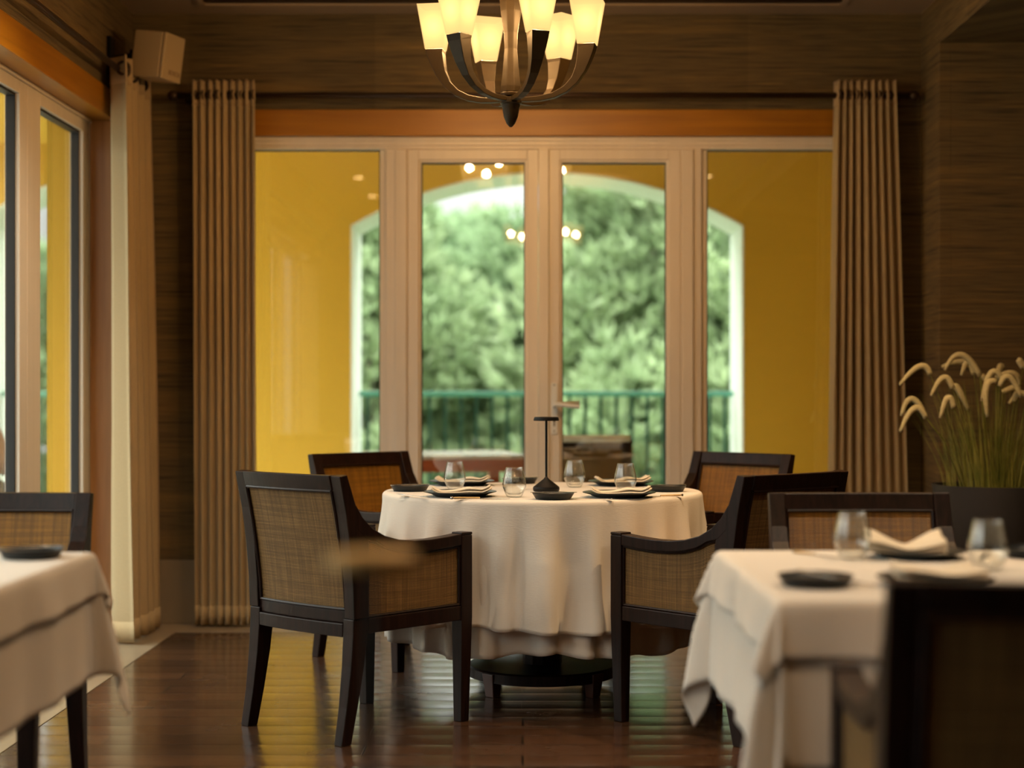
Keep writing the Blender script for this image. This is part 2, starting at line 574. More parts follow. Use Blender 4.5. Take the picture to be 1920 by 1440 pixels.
# porch
struct(MB().box(-9.0, 4.2, 8.36, 13.25, -0.12, -0.004).build('floor_porch', M_TILE))
struct(MB().box(-9.0, -2.16, -3.5, 8.36, -0.12, -0.004).build('floor_terrace', simple('terrace_paving', (0.24, 0.22, 0.18), 0.7, noise=0.12, nscale=2)))
b = MB()
b.box(-4.3, 3.3, 8.31, 12.5, 3.02, 3.12)
b.box(-3.6, -2.16, 3.8, 8.31, 3.02, 3.12)  # unseen roof strip, added to shade the yellow pier
struct(b.build('ceiling_porch_and_shade', M_YELLOW))
struct(MB().box(2.9, 3.2, 8.31, 12.5, 0, 3.02).build('wall_porch_right', M_YELLOW))
struct(MB().box(-2.207, -2.08, 7.605, 8.30, 0, 3.02).build('wall_pier', M_YELLOW))
b = MB()
b.box(-2.15, OX0 - 0.0, 8.302, 8.33, 0, 3.02)
b.box(OX1, 2.9, 8.302, 8.33, 0, 3.02)
b.box(OX0, OX1, 8.302, 8.33, 2.46, 3.02)
struct(b.build('wall_porch_inner', M_YELLOW))


def arch_wall(name, x0, x1, arches, y0, y1, ztop):
    """wall with arched openings: (cx, half, spring, rise); reveals are white"""
    b = MB()
    edges = [x0]
    for cx, h, sp_, ri in arches:
        edges += [cx - h, cx + h]
    edges.append(x1)
    for i in range(0, len(edges), 2):
        b.box(edges[i], edges[i + 1], y0, y1, 0, ztop)
    for cx, h, sp_, ri in arches:
        R = (h * h + ri * ri) / (2 * ri)
        n = 28
        P = []
        for k in range(n + 1):
            x = cx - h + 2 * h * k / n
            P.append((x, sp_ + ri - R + sqrt(max(R * R - (x - cx) ** 2, 0))))
        for k in range(n):
            (xa, za), (xb, zb) = P[k], P[k + 1]
            q = len(b.v)
            b.v += [(xa, y0, za), (xb, y0, zb), (xb, y0, ztop), (xa, y0, ztop), (xa, y1, za), (xb, y1, zb), (xb, y1, ztop), (xa, y1, ztop)]
            b.quad_faces([[q, q + 1, q + 2, q + 3], [q + 4, q + 7, q + 6, q + 5]], 0)
        # white plaster lining of the opening (reveal), 12 mm thick
        w = 0.012
        L = [(cx - h, 0.0)] + P + [(cx + h, 0.0)]
        for k in range(len(L) - 1):
            (xa, za), (xb, zb) = L[k], L[k + 1]
            nx, nz = -(zb - za), (xb - xa)
            l = sqrt(nx * nx + nz * nz)
            nx, nz = -nx / l * w, -nz / l * w
            q = len(b.v)
            for yy in (y0 - 0.004, y1 + 0.004):
                b.v += [(xa, yy, za), (xb, yy, zb), (xb + nx, yy, zb + nz), (xa + nx, yy, za + nz)]
            b.quad_faces([[q + 2, q + 3, q + 7, q + 6], [q, q + 3, q + 2, q + 1], [q + 4, q + 5, q + 6, q + 7], [q, q + 1, q + 5, q + 4]], 1)
    o = b.build(name, [M_YELLOW, M_WHITE_EXT])
    return struct(o)


arch_wall('wall_arches', -9.0, 3.2, [(-3.30, 0.85, 2.42, 0.33), (0.187, 1.497, 2.40, 0.407)], 12.5, 13.19, 3.3)
struct(MB().box(-60, 60, 14, 120, -7.2, -7.0).build('floor_garden', M_GROUND))


# ------------------------------------------------------------------ glazing of the rear wall
def bars(b, x0, x1, z0, z1, w, y0, y1, wb=None, wt=None):
    """rectangular frame in the xz plane"""
    wb = wb or w
    wt = wt or w
    b.box(x0, x0 + w, y0, y1, z0, z1)
    b.box(x1 - w, x1, y0, y1, z0, z1)
    b.box(x0 + w, x1 - w, y0, y1, z1 - wt, z1)
    b.box(x0 + w, x1 - w, y0, y1, z0, z0 + wb)


FY0, FY1 = 8.05, 8.12


def fixed_pane(name, gx0, gx1):
    o = struct(empty(name, (0, 0, 0)))
    z0, z1 = 0.07, GZ(280)
    b = MB()
    bars(b, gx0 - 0.028, gx1 + 0.028, z0 - 0.03, z1 + 0.028, 0.028, FY0 + 0.01, FY1 - 0.01)
    b.build('window_frame', M_FRAME, o, bevel=0.003)
    b = MB()
    bars(b, gx0 - 0.001, gx1 + 0.001, z0 - 0.001, z1 + 0.001, 0.006, FY0 + 0.022, FY0 + 0.05)
    b.build('gasket', M_GASKET, o)
    MB().box(gx0, gx1, FY0 + 0.034, FY0 + 0.042, z0, z1).build('pane', M_GLASS, o)
    return o


fixed_pane('window_1', GX(474), GX(712))
fixed_pane('window_2', GX(1326), GX(1580))
# fixed posts and head of the glazed wall
b = MB()
b.box(OX0, GX(474) - 0.029, FY0, FY1, 0.003, HEADZ)
b.box(GX(1580) + 0.029, OX1, FY0, FY1, 0.003, HEADZ)
b.box(GX(712) + 0.029, GX(764.7), FY0 - 0.012, FY1, 0.003, GZ(280))
b.box(GX(741), GX(763), FY0 - 0.028, FY0 - 0.012, 0.003, GZ(282))
b.box(GX(1275.3), GX(1326) - 0.029, FY0 - 0.012, FY1, 0.003, GZ(280))
b.box(GX(764.7), GX(1275.3), FY0 - 0.012, FY1, 0.003, 0.0295)
b.box(OX0 + 0.002, OX1 - 0.002, FY0 - 0.015, FY1, GZ(280.5), GZ(274))
b.box(GX(1277), GX(1299), FY0 - 0.028, FY0 - 0.012, 0.003, GZ(282))
b.box(OX0 + 0.002, OX1 - 0.002, FY0 - 0.02, FY1, GZ(274), HEADZ - 0.001)
b.box(OX0 + 0.002, OX1 - 0.002, FY0 - 0.03, FY0 - 0.02, GZ(266), HEADZ - 0.001)
b.box(GX(474) - 0.028, GX(712) + 0.028, FY0 - 0.01, FY1, 0.003, 0.039)
b.box(GX(1326) - 0.028, GX(1580) + 0.028, FY0 - 0.01, FY1, 0.003, 0.039)
struct(b.build('trim_5', M_FRAME, bevel=0.003))

door = struct(empty('door_1', (0, 0, 0)))


def leaf(x0, x1, gx0, gx1):
    z0, z1 = 0.03, GZ(281)
    gz0, gz1 = 0.16, GZ(305)
    b = MB()
    y0, y1 = FY0 - 0.02, FY0 + 0.05
    b.box(x0, gx0 - 0.012, y0, y1, z0, z1)
    b.box(gx1 + 0.012, x1, y0, y1, z0, z1)
    b.box(gx0 - 0.012, gx1 + 0.012, y0, y1, gz1 + 0.012, z1)
    b.box(gx0 - 0.012, gx1 + 0.012, y0, y1, z0, gz0 - 0.012)
    bars(b, gx0 - 0.012, gx1 + 0.012, gz0 - 0.012, gz1 + 0.012, 0.012, y0 + 0.010, y1 - 0.002)
    o = b.build('leaf', M_FRAME, door, bevel=0.003)
    b = MB()
    bars(b, gx0 - 0.001, gx1 + 0.001, gz0 - 0.001, gz1 + 0.001, 0.006, FY0 + 0.012, FY0 + 0.036)
    b.build('gasket', M_GASKET, o)
    MB().box(gx0, gx1, FY0 + 0.02, FY0 + 0.028, gz0, gz1).build('pane', M_GLASS, o)
    return o


leaf(GX(765), GX(1009), GX(790), GX(984))
rl = leaf(GX(1029), GX(1275), GX(1054), GX(1249))
MB().box(GX(1009.5), GX(1028.5), FY0 - 0.034, FY0 + 0.03, 0.03, GZ(281)).build('meeting_post', M_FRAME, door, bevel=0.003)
# handle: backplate, lever, keyhole, screws
hb = MB().box(GX(1033), GX(1045), FY0 - 0.028, FY0 - 0.0205, GZ(814), GZ(718)).build('handle_plate', M_PLAIN_WHITE, rl, bevel=0.002)
b = MB()
b.tube([(GX(1040), FY0 - 0.028, GZ(758)), (GX(1040), FY0 - 0.075, GZ(758))], 0.010, 12)
b.tube([(GX(1040), FY0 - 0.072, GZ(758)), (GX(1055), FY0 - 0.075, GZ(759)), (GX(1086), FY0 - 0.080, GZ(763))], [0.011, 0.011, 0.010], 12)
b.build('door_handle', M_PLAIN_WHITE, rl, smooth=True, autosmooth=50)
b = MB()
b.tube([(GX(1044), FY0 + 0.05, GZ(757)), (GX(1044), FY0 + 0.10, GZ(757))], 0.010, 12)
b.tube([(GX(1044), FY0 + 0.10, GZ(757)), (GX(1088), FY0 + 0.105, GZ(756))], 0.011, 12)
b.build('door_handle', M_PLAIN_WHITE, rl, smooth=True, autosmooth=50)
b = MB()
for py in (722, 760.5 + 3, 808):
    b.tube([(GX(1039), FY0 - 0.0295, GZ(py)), (GX(1039), FY0 - 0.0275, GZ(py))], 0.0035, 10)
b.box(GX(1038), GX(1040), FY0 - 0.0295, FY0 - 0.0275, GZ(799), GZ(788))
b.tube([(GX(1039), FY0 - 0.0295, GZ(789)), (GX(1039), FY0 - 0.0275, GZ(789))], 0.006, 12)
b.build('keyhole', M_GASKET, rl)


# ------------------------------------------------------------------ left wall glazing (plane x = -2.0)
def side_leaf(name, y0, y1, fy0, fy1):
    """leaf of the left glazed wall: glass from y0..y1, frame fy0..fy1"""
    o = struct(empty(name, (0, 0, 0)))
    b = MB()
    z0, z1 = 0.16, 2.318
    def seg(ya, yb, za, zb, xa=-2.06, xb=-2.0):
        b.box(xa, xb, ya, yb, za, zb)
    seg(fy0, y0, 0.02, 2.37)
    seg(y1, fy1, 0.02, 2.37)
    seg(y0, y1, z1, 2.37)
    seg(y0, y1, 0.02, z0)
    b.build('window_frame', M_FRAME, o, bevel=0.003)
    b = MB()
    w = 0.010
    b.box(-2.055, -2.018, y0 - .001, y0 + w, z0, z1)
    b.box(-2.055, -2.018, y1 - w, y1 + .001, z0, z1)
    b.box(-2.055, -2.018, y0 + w, y1 - w, z1 - w, z1 + .001)
    b.box(-2.055, -2.018, y0 + w, y1 - w, z0 - .001, z0 + w)
    b.build('gasket', M_GASKET, o)
    MB().box(-2.042, -2.034, y0, y1, z0, z1).build('pane', M_GLASS, o)


yy = 7.57
wi = 3
sequence = [(6.80, 7.46, 6.622, 7.57), (5.72, 6.52, 5.60, 6.618), (4.74, 5.46, 4.60, 5.58), (3.72, 4.46, 3.60, 4.58), (2.72, 3.46, 2.60, 3.58), (1.60, 2.46, 1.40, 2.58)]
for a, c, d, e in sequence:
    side_leaf('window_%d' % wi, a, c, d, e)
    wi += 1
b = MB()
b.box(-2.07, -1.99, LY0, LY1 - 0.03, 2.372, 2.3855)
struct(b.build('trim_6', M_FRAME))

# ceiling slot vent
v = empty('air_vent', (0, 7.36, ZC), 0, 'long dark slotted air vent set in the ceiling above the rear windows', 'vent')
MB().box(-1.5, 1.5, -0.06, 0.40, -0.004, -0.001).build('backing', M_GASKET, v)
b = MB()
bars_ = [(-1.53, 1.53, -0.09, -0.06), (-1.53, 1.53, 0.40, 0.43)]
for x0, x1, y0, y1 in bars_:
    b.box(x0, x1, y0, y1, -0.014, -0.001)
b.box(-1.53, -1.50, -0.06, 0.40, -0.014, -0.001)
b.box(1.50, 1.53, -0.06, 0.40, -0.014, -0.001)
b.build('vent_frame', M_CEIL, v, bevel=0.002)
for k in range(7):
    MB().box(-1.5, 1.5, -0.04 + k * 0.062, -0.022 + k * 0.062, -0.012, -0.004).build('slat', M_ROD, v)


# ================================================================== CURTAINS AND RODS
def curtain(name, p0, p1, q0, q1, ztop, zbot, n, amp_t, amp_b, seed, label, group=None, rings_at=None, rod_z=None, flip=1):
    rnd = random.Random(seed)
    ph = [rnd.uniform(0, 2 * pi) for _ in range(6)]
    P0, P1, Q0, Q1 = [Vector((*p, 0)) for p in (p0, p1, q0, q1)]
    nrm = (P1 - P0).normalized().cross(Vector((0, 0, 1))) * flip
    def surf(u, v_, off=0.0):
        uu = u + 0.012 * sin(2 * pi * u * 2 + ph[0]) * (0.4 + v_) + 0.006 * sin(2 * pi * u * 5 + ph[1] + v_ * 2)
        a = P0.lerp(P1, u)
        c = Q0.lerp(Q1, uu)
        pos = a.lerp(c, v_ ** 0.9)
        amp = amp_t + (amp_b - amp_t) * v_
        w = sin(2 * pi * n * uu + 0.25 * sin(2 * pi * uu + ph[2]) + 0.5 * v_ * sin(7 * uu + ph[5]))
        w = min(0.9, w * 1.15 + 0.28) if w * 1.15 + 0.28 > 0 else (w * 1.15 + 0.28) * 0.8
        along = (P1 - P0).normalized()
        pos = pos + nrm * (amp * w + 0.006 * sin(9 * u + 5 * v_ + ph[3]) * v_ + off) + along * 0.006 * sin(4 * pi * n * uu) * (1 - 0.3 * v_)
        z = ztop + (zbot - ztop) * v_ + 0.004 * sin(2 * pi * n * u)
        return (pos.x, pos.y, z)
    o = MB().grid(lambda u, v_: surf(u, v_), int(n * 14), 46).build(name, M_CURT, smooth=True, solid=0.003)
    tag(o, label, 'curtain', group)
    hv = 0.12 / (ztop - zbot)
    MB().grid(lambda u, v_: surf(u, v_ * hv, 0.0), int(n * 14), 4).build('header_band', M_CURT_HEAD, o, smooth=True, solid=0.0065)
    MB().grid(lambda u, v_: surf(u, 1 - v_ * 0.035, 0.0), int(n * 14), 2).build('hem', M_CURT, o, smooth=True, solid=0.006)
    if rod_z:
        for k in range(1, int(n * 2) + 1):
            u = k / (2 * n) - 0.002
            if True:
                x, y, z = surf(u, (ztop - rod_z) / (ztop - zbot))
                # eyelet ring whose axis follows the rod
                ax = (P1 - P0).normalized()
                side = nrm
                R = []
                for i in range(20):
                    a = 2 * pi * i / 20
                    cdir = side * cos(a) + Vector((0, 0, 1)) * sin(a)
                    c = Vector((x, y, rod_z)) - side * 0 + cdir * (0.028 if flip < 0 else 0.021)
                    R.append([c + (cdir * cos(2 * pi * j / 6) + ax * sin(2 * pi * j / 6)) * (0.007 if flip < 0 else 0.004) for j in range(6)])
                R.append(R[0])
                MB().rings(R, True, False).build('eyelet', M_ROD, o, smooth=True)
    return o


RODZ = 2.555
CY = 7.88
curtain('curtain', (-1.585, CY), (-1.285, CY), (-1.575, CY), (-1.275, CY), 2.622, 0.012, 8.25, 0.034, 0.030, 3,
        'beige linen curtain hanging left of the yellow pane, beside the rear windows', 'beige linen curtains', rod_z=RODZ)
curtain('curtain', (1.505, CY), (1.782, CY), (1.47, CY), (1.86, CY), 2.622, 0.012, 8.25, 0.034, 0.034, 5,
        'beige linen curtain on the right of the rear windows, near the tall grasses', 'beige linen curtains', rod_z=RODZ)
curtain('curtain', (-1.815, 7.80), (-1.815, 7.30), (-1.785, 7.84), (-1.795, 7.30), 2.632, 0.012, 4.25, 0.050, 0.068, 9,
        'pale daylit curtain on the left wall, hanging under the cream speaker', 'beige linen curtains', rod_z=2.578, flip=-1)


def rod(pa, pb, label, brackets, wall_dir):
    o = MB().tube([pa, pb], 0.0145, 14).build('curtain_rod', M_ROD, smooth=True)
    tag(o, label, 'curtain rod')
    d = (Vector(pb) - Vector(pa)).normalized()
    for e, s in ((pa, -1), (pb, 1)):
        e = Vector(e)
        MB().tube([e + d * s * t for t in (0.0, 0.008, 0.03, 0.045)], [0.016, 0.024, 0.024, 0.012], 14).build('finial', M_ROD, o, smooth=True, autosmooth=50)
    for f in brackets:
        c = Vector(pa).lerp(Vector(pb), f)
        w = Vector(wall_dir)
        b = MB().tube([c - Vector((0, 0, 0.0)), c + w * 0.98], 0.008, 8)
        b.tube([c + w * 0.9, c + w], 0.028, 14)
        b.build('bracket', M_ROD, o, smooth=True, autosmooth=50)
    return o


rod((-1.66, CY, RODZ), (1.86, CY, RODZ), 'dark curtain rod running along the rear wall above the glazed doors', (0.012, 0.5, 0.985), (0, YB - CY - 0.002, 0))
rod((-1.815, 7.80, 2.578), (-1.815, 1.0, 2.578), 'dark curtain rod along the left wall, going through the eyelets by the speaker', (0.005, 0.45, 0.98), (XL - -1.815 + 0.002, 0, 0))

# ================================================================== SPEAKER
sp_o = empty('wall_speaker', (-1.655, 7.52, 2.665), 0, 'cream box loudspeaker tilted on a bracket high in the left corner', 'speaker')
Mt = Matrix.Rotation(radians(72), 4, 'Z') @ Matrix.Rotation(radians(8), 4, 'X')
# local: front faces -y
MB().box(-0.085, 0.085, -0.045, 0.105, -0.105, 0.105, M=Mt).build('cabinet', M_SPEAKER, sp_o, bevel=0.008)
MB().box(-0.085, 0.085, -0.062, -0.047, -0.105, 0.105, M=Mt).build('grille', M_SPEAKER, sp_o, bevel=0.006)
b = MB()
b.box(-0.02, 0.02, 0.105, 0.16, -0.02, 0.02, M=Mt)
b.box(-0.245 + 0.003, -0.225, -0.04, 0.04, -0.09, 0.09)
b.tube([Mt @ Vector((0, 0.15, 0)), (-0.235, 0.03, 0.0)], 0.012, 8)
b.build('bracket', M_BLACK, sp_o)
txt = bpy.data.curves.new('lettering', 'FONT')
txt.body = 'BOSCH'
txt.size = 0.030
txt.extrude = 0.0006
txt.align_x = 'CENTER'
tmp = bpy.data.objects.new('lettering_curve', txt)
COL.objects.link(tmp)
bpy.context.view_layer.update()
tme = bpy.data.meshes.new_from_object(tmp.evaluated_get(bpy.context.evaluated_depsgraph_get()))
bpy.data.objects.remove(tmp)
tme.materials.clear()
tme.materials.append(M_SPEAKER_MARK)
to = bpy.data.objects.new('lettering', tme)
link(to, sp_o)
to.matrix_local = Mt @ Matrix.Translation((0.018, -0.0630, -0.078)) @ Matrix.Rotation(radians(90), 4, 'X')


# ================================================================== CHANDELIER
def chandelier(loc, label, th0, power):
    o = empty('chandelier', loc, 0, label, 'chandelier', 'six-armed bronze chandeliers')
    # stem: four-sided baluster, z relative to loc (loc.z = bottom of arms 2.213)
    prof = [(0.034, 0.028), (0.0335, 0.05), (0.028, 0.10), (0.021, 0.19), (0.023, 0.25), (0.034, 0.33), (0.038, 0.38), (0.030, 0.47), (0.012, 0.55), (0.011, 0.72)]
    R = []
    for r, z in prof:
        r2 = r * 1.2
        R.append([(r2 * cos(a) , r2 * sin(a), z) for a in [radians(22 + 45 * k) for k in range(8)]])
    MB().rings(R).build('stem', M_IRON, o, bevel=0.002)
    MB().lathe([(0.06, 0.715), (0.062, 0.73), (0.05, 0.752), (0.03, 0.76)], 32).build('canopy', M_IRON, o, smooth=True, autosmooth=40)
    MB().lathe([(0.036, 0.030), (0.040, 0.024), (0.038, 0.015), (0.026, 0.010), (0.024, -0.008), (0.030, -0.012)], 32).build('hub', M_IRON, o, smooth=True, autosmooth=40)
    MB().lathe([(0.0, -0.1), (0.006, -0.098), (0.016, -0.086), (0.026, -0.062), (0.030, -0.040), (0.031, -0.028), (0.034, -0.024), (0.035, -0.016), (0.040, -0.012), (0.042, 0.0), (0.041, 0.008)][::-1], 32, caps=False).build('finial', M_IRON, o, smooth=True, autosmooth=40)
    path = [(0.018, 0.004, .026, .016), (0.06, 0.001, .026, .017), (0.11, 0.003, .026, .019), (0.16, 0.013, .027, .021), (0.205, 0.034, .029, .024), (0.24, 0.066, .034, .030),
            (0.264, 0.108, .044, .040), (0.277, 0.150, .055, .052), (0.284, 0.178, .062, .060), (0.286, 0.196, .067, .066)]
    tang = []
    for i in range(len(path)):
        a, c = path[max(i - 1, 0)], path[min(i + 1, len(path) - 1)]
        d = Vector((c[0] - a[0], c[1] - a[1])).normalized()
        tang.append(d)
    tang[-1] = Vector((0, 1))
    for k in range(6):
        th = th0 + k * pi / 3
        er = Vector((cos(th), sin(th), 0))
        et = Vector((-sin(th), cos(th), 0))
        ez = Vector((0, 0, 1))
        R = []
        for (r, z, w, tk), d in zip(path, tang):
            c = er * r + ez * z
            nn = er * (-d.y) + ez * d.x
            R.append([c + et * (w / 2) * a + nn * (tk / 2) * b_ for a, b_ in ((-1, -1), (1, -1), (1, 1), (-1, 1))])
        arm = MB().rings(R).build('arm', M_IRON, o, bevel=0.002)
        b = MB()
        def sq(h, z):
            c = er * 0.286 + ez * z
            return [c + et * h * a + er * h * b_ for a, b_ in ((-1, -1), (1, -1), (1, 1), (-1, 1))]
        b.rings([sq(0.030, 0.200), sq(0.034, 0.198), sq(0.059, 0.360), sq(0.0565, 0.360), sq(0.0315, 0.202)], True, False)
        sh = b.build('shade', M_SHADE, o)
        ld = bpy.data.lights.new('bulb', 'POINT')
        ld.energy = power
        ld.color = (1.0, 0.66, 0.34)
        ld.shadow_soft_size = 0.021
        lo = bpy.data.objects.new('bulb', ld)
        link(lo, o, tuple(er * 0.286 + ez * 0.285))
    return o


chandelier((-0.044, 6.09, 2.213), 'six-armed bronze chandelier with lit frosted shades hanging above the round table', radians(350), 85.0)
chandelier((0.18, 1.93, 2.213), 'second bronze chandelier mirrored in the door glass, nearer the camera', radians(350), 42.0)


# ceiling downlights, some mirrored in the panes, others added to brighten the room
def downlight(x, y, w, label):
    o = empty('downlight', (x, y, ZC), 0, label, 'ceiling light', 'recessed ceiling downlights')
    MB().lathe([(0.042, -0.002), (0.055, -0.002), (0.055, -0.008), (0.042, -0.005)], 24, caps=False).build('bezel', M_STEEL, o, smooth=True)
    t_ = MATS.get('downlight_glow')
    if not t_:
        q = NT('downlight_glow')
        e = q.n('Emission', Color=(1, 0.62, 0.25, 1), Strength=14.0)
        q.t.links.new(e.outputs[0], q.out.inputs[0])
        t_ = q.mat
    MB().lathe([(0.041, -0.0035), (0.0405, -0.001)], 24).build('lamp_disc', t_, o)
    ld = bpy.data.lights.new('beam', 'SPOT')
    ld.energy = w
    ld.color = (1.0, 0.80, 0.56) if x < 1.6 else (1.0, 0.62, 0.28)
    ld.spot_size = radians(110)
    ld.spot_blend = 0.8
    ld.shadow_soft_size = 0.04
    lo = bpy.data.objects.new('beam', ld)
    link(lo, o, (0, 0, -0.02))
    return o


for x, y, w in [(-1.41, 2.1, 22), (-1.41, 0.76, 22), (1.57, 2.2, 40), (1.50, 4.0, 60), (-0.95, 4.0, 22), (0.3, 3.2, 25), (-1.30, 5.9, 75), (1.62, 5.5, 150), (0.35, 5.2, 70)]:
    where = {(-1.41, 2.1): 'mirrored upper left in the yellow pane, the brighter one', (-1.41, 0.76): 'mirrored left in the yellow pane, the fainter one',
             (1.57, 2.2): 'mirrored in the right pane', (1.50, 4.0): 'added as fill above the right square table', (-0.95, 4.0): 'added as fill above the left square table', (0.3, 3.2): 'added as fill between the square tables', (-1.30, 5.9): 'added as fill near the left curtains', (1.62, 5.5): 'added as warm fill near the right curtain', (0.35, 5.2): 'added as fill in front of the round table'}[(x, y)]
    downlight(x, y, w, 'small round recessed ceiling downlight ' + where)


# ================================================================== ARMCHAIR
def make_chair(name, label, rail_bow=0.018):
    o = empty(name, (0, 0, 0), 0, label, 'chair', 'dark wooden armchairs with woven cane')
    W = 0.245                                   # leg centre offset
    # plan bow of the back
    bow = lambda x: -0.020 * (1 - (x / 0.26) ** 2)
    # front legs (floor to arm)
    for s in (-1, 1):
        R = []
        for z, h in ((0.0, 0.019), (0.36, 0.0255), (0.60, 0.0255), (0.640, 0.0255)):
            cx, cy = s * (W - (0.004 if z == 0 else 0)), 0.245
            R.append([(cx - h, cy - h, z), (cx + h, cy - h, z), (cx + h, cy + h, z), (cx - h, cy + h, z)])
        MB().rings(R).build('leg', M_DARK, o, bevel=0.003)
    # rear legs (floor, curving, up to the seat)
    for s in (-1, 1):
        R = []
        for z, y, h, d in ((0.0, -0.292, 0.019, 0.021), (0.12, -0.268, 0.021, 0.024), (0.25, -0.248, 0.024, 0.028), (0.352, -0.238, 0.0255, 0.031), (0.40, -0.236, 0.0255, 0.032)):
            cx = s * (W - 0.006)
            R.append([(cx - h, y - d, z), (cx + h, y - d, z), (cx + h, y + d, z), (cx - h, y + d, z)])
        MB().rings(R).build('leg', M_DARK, o, bevel=0.003)
    # arms: back post sweeping down into the arm
    outer = [(-0.330, 0.862), (-0.298, 0.866), (-0.286, 0.83), (-0.262, 0.770), (-0.232, 0.726), (-0.190, 0.690), (-0.135, 0.662), (-0.070, 0.645), (0.0, 0.637), (0.08, 0.636), (0.16, 0.640), (0.2193, 0.645)]
    inner = [(0.2193, 0.607), (0.16, 0.602), (0.08, 0.598), (0.0, 0.599), (-0.07, 0.606), (-0.130, 0.622), (-0.175, 0.645), (-0.190, 0.640), (-0.204, 0.60), (-0.207, 0.50), (-0.205, 0.401), (-0.268, 0.401), (-0.272, 0.50), (-0.283, 0.62), (-0.302, 0.74)]
    for s in (-1, 1):
        x = s * W
        b = MB()
        # split in convex strips: post and arm
        post = [(-0.330, 0.862), (-0.302, 0.74), (-0.283, 0.62), (-0.272, 0.50), (-0.268, 0.401)]
        postf = [(-0.298, 0.866), (-0.262, 0.770), (-0.206, 0.650), (-0.2075, 0.50), (-0.205, 0.401)]
        R = []
        for (ya, za), (yb, zb) in zip(post, postf):
            R.append([(x - 0.0235, ya, za), (x + 0.0235, ya, za), (x + 0.0235, yb, zb), (x - 0.0235, yb, zb)])
        b.rings(R)
        up = [(-0.262, 0.770), (-0.232, 0.726), (-0.190, 0.690), (-0.135, 0.662), (-0.070, 0.645), (0.0, 0.637), (0.08, 0.636), (0.16, 0.640), (0.2193, 0.645), (0.2705, 0.648)]
        dn = [(-0.255, 0.69), (-0.216, 0.655), (-0.170, 0.645), (-0.125, 0.622), (-0.065, 0.607), (0.0, 0.600), (0.08, 0.598), (0.16, 0.602), (0.2193, 0.607), (0.2193, 0.641)]
        up, dn = up[:9], dn[:9]
        R = []
        for (ya, za), (yb, zb) in zip(up, dn):
            R.append([(x - 0.024, ya, za), (x + 0.024, ya, za), (x + 0.024, yb, zb), (x - 0.024, yb, zb)])
        b.rings(R)
        # front cap over the leg
        b.box(x - 0.0255, x + 0.0255, 0.2195, 0.271, 0.6405, 0.650)
        arm = b.build('arm', M_DARK, o, bevel=0.003)
        # cane side panel
        b = MB()
        def top(y):
            pts = list(zip([p[0] for p in dn], [p[1] for p in dn]))
            for i in range(len(pts) - 1):
                if pts[i][0] <= y <= pts[i + 1][0]:
                    f = (y - pts[i][0]) / (pts[i + 1][0] - pts[i][0])
                    return pts[i][1] + f * (pts[i + 1][1] - pts[i][1])
            return pts[-1][1]
        for sd, xx in ((0, x + s * 0.010), (1, x - s * 0.010)):
            b.grid(lambda u, v_: (xx, -0.207 + 0.427 * u, 0.400 + (top(-0.207 + 0.427 * u) - 0.398) * v_), 16, 4,
                   mat=sd, uvf=lambda u, v_: (0.427 * u, 0.22 * v_))
        b.build('side_panel', [M_CANE, M_CANE_IN], o)
        # dark bead around the panel
        b = MB()
        for xx in (x + s * 0.014,):
            b.tube([(xx, -0.203, 0.404), (xx, 0.217, 0.404)], 0.005, 6)
            b.tube([(xx, 0.216, 0.404), (xx, 0.216, 0.603)], 0.005, 6)
            b.tube([(xx, -0.203, 0.404), (xx, -0.203, 0.64)], 0.005, 6)
            b.tube([(xx, y_, top(y_) - 0.003) for y_ in [-0.203 + 0.42 * k / 12 for k in range(13)]], 0.005, 6)
        b.build('bead', M_DARK, o)
    # back: top rail, bottom rail (bowed), cane panel
    def yb(z):
        return -0.238 - 0.074 * (max(0, z - 0.40) / 0.46) ** 1.6
    def rail(z0, z1, dep, name):
        R = []
        n = 12
        for i in range(n + 1):
            x = -0.2215 + 0.443 * i / n
            R.append([(x, yb(z0) + bow(x) - dep, z0), (x, yb(z0) + bow(x) + dep, z0), (x, yb(z1) + bow(x) + dep, z1), (x, yb(z1) + bow(x) - dep, z1)])
        MB().rings(R).build(name, M_DARK, o, bevel=0.003)
    rail(0.815, 0.864, 0.0165, 'top_rail')
    rail(0.385, 0.425, 0.015, 'back_rail')
    b = MB()
    for mi, off in ((0, -0.008), (1, 0.008)):
        b.grid(lambda u, v_: (-0.2215 + 0.443 * u, yb(0.424 + 0.393 * v_) + bow(-0.2215 + 0.443 * u) + off, 0.424 + 0.393 * v_), 14, 8, mat=mi,
               uvf=lambda u, v_: (0.443 * u, 0.393 * v_))
    b.build('back_panel', [M_CANE, M_CANE_IN], o)
    # dark bead round the back panel, both sides
    b = MB()
    for off in (-0.014, 0.014):
        def q(x, z):
            return (x, yb(z) + bow(x) + off, z)
        b.tube([q(-0.215 + 0.43 * k / 10, 0.812) for k in range(11)], 0.0055, 6)
        b.tube([q(-0.215 + 0.43 * k / 10, 0.429) for k in range(11)], 0.0055, 6)
        for x in (-0.2165, 0.2165):
            b.tube([q(x, 0.427 + 0.385 * k / 6) for k in range(7)], 0.0055, 6)
    b.build('bead', M_DARK, o)
    # seat rails
    b = MB()
    for s in (-1, 1):
        x = s * (W - 0.0)
        b.box(x - 0.021, x + 0.021, -0.205, 0.2193, 0.350, 0.3995)
    b.box(-0.219, 0.219, 0.226, 0.266, 0.350, 0.3995)
    R = []
    for i in range(9):
        x = -0.213 + 0.426 * i / 8
        y = -0.245 + bow(x)
        R.append([(x, y - 0.018, 0.340), (x, y + 0.018, 0.340), (x, y + 0.018, 0.384), (x, y - 0.018, 0.384)])
    b.rings(R)
    b.build('seat_rail', M_DARK, o, bevel=0.003)
    # seat cushion
    b = MB()
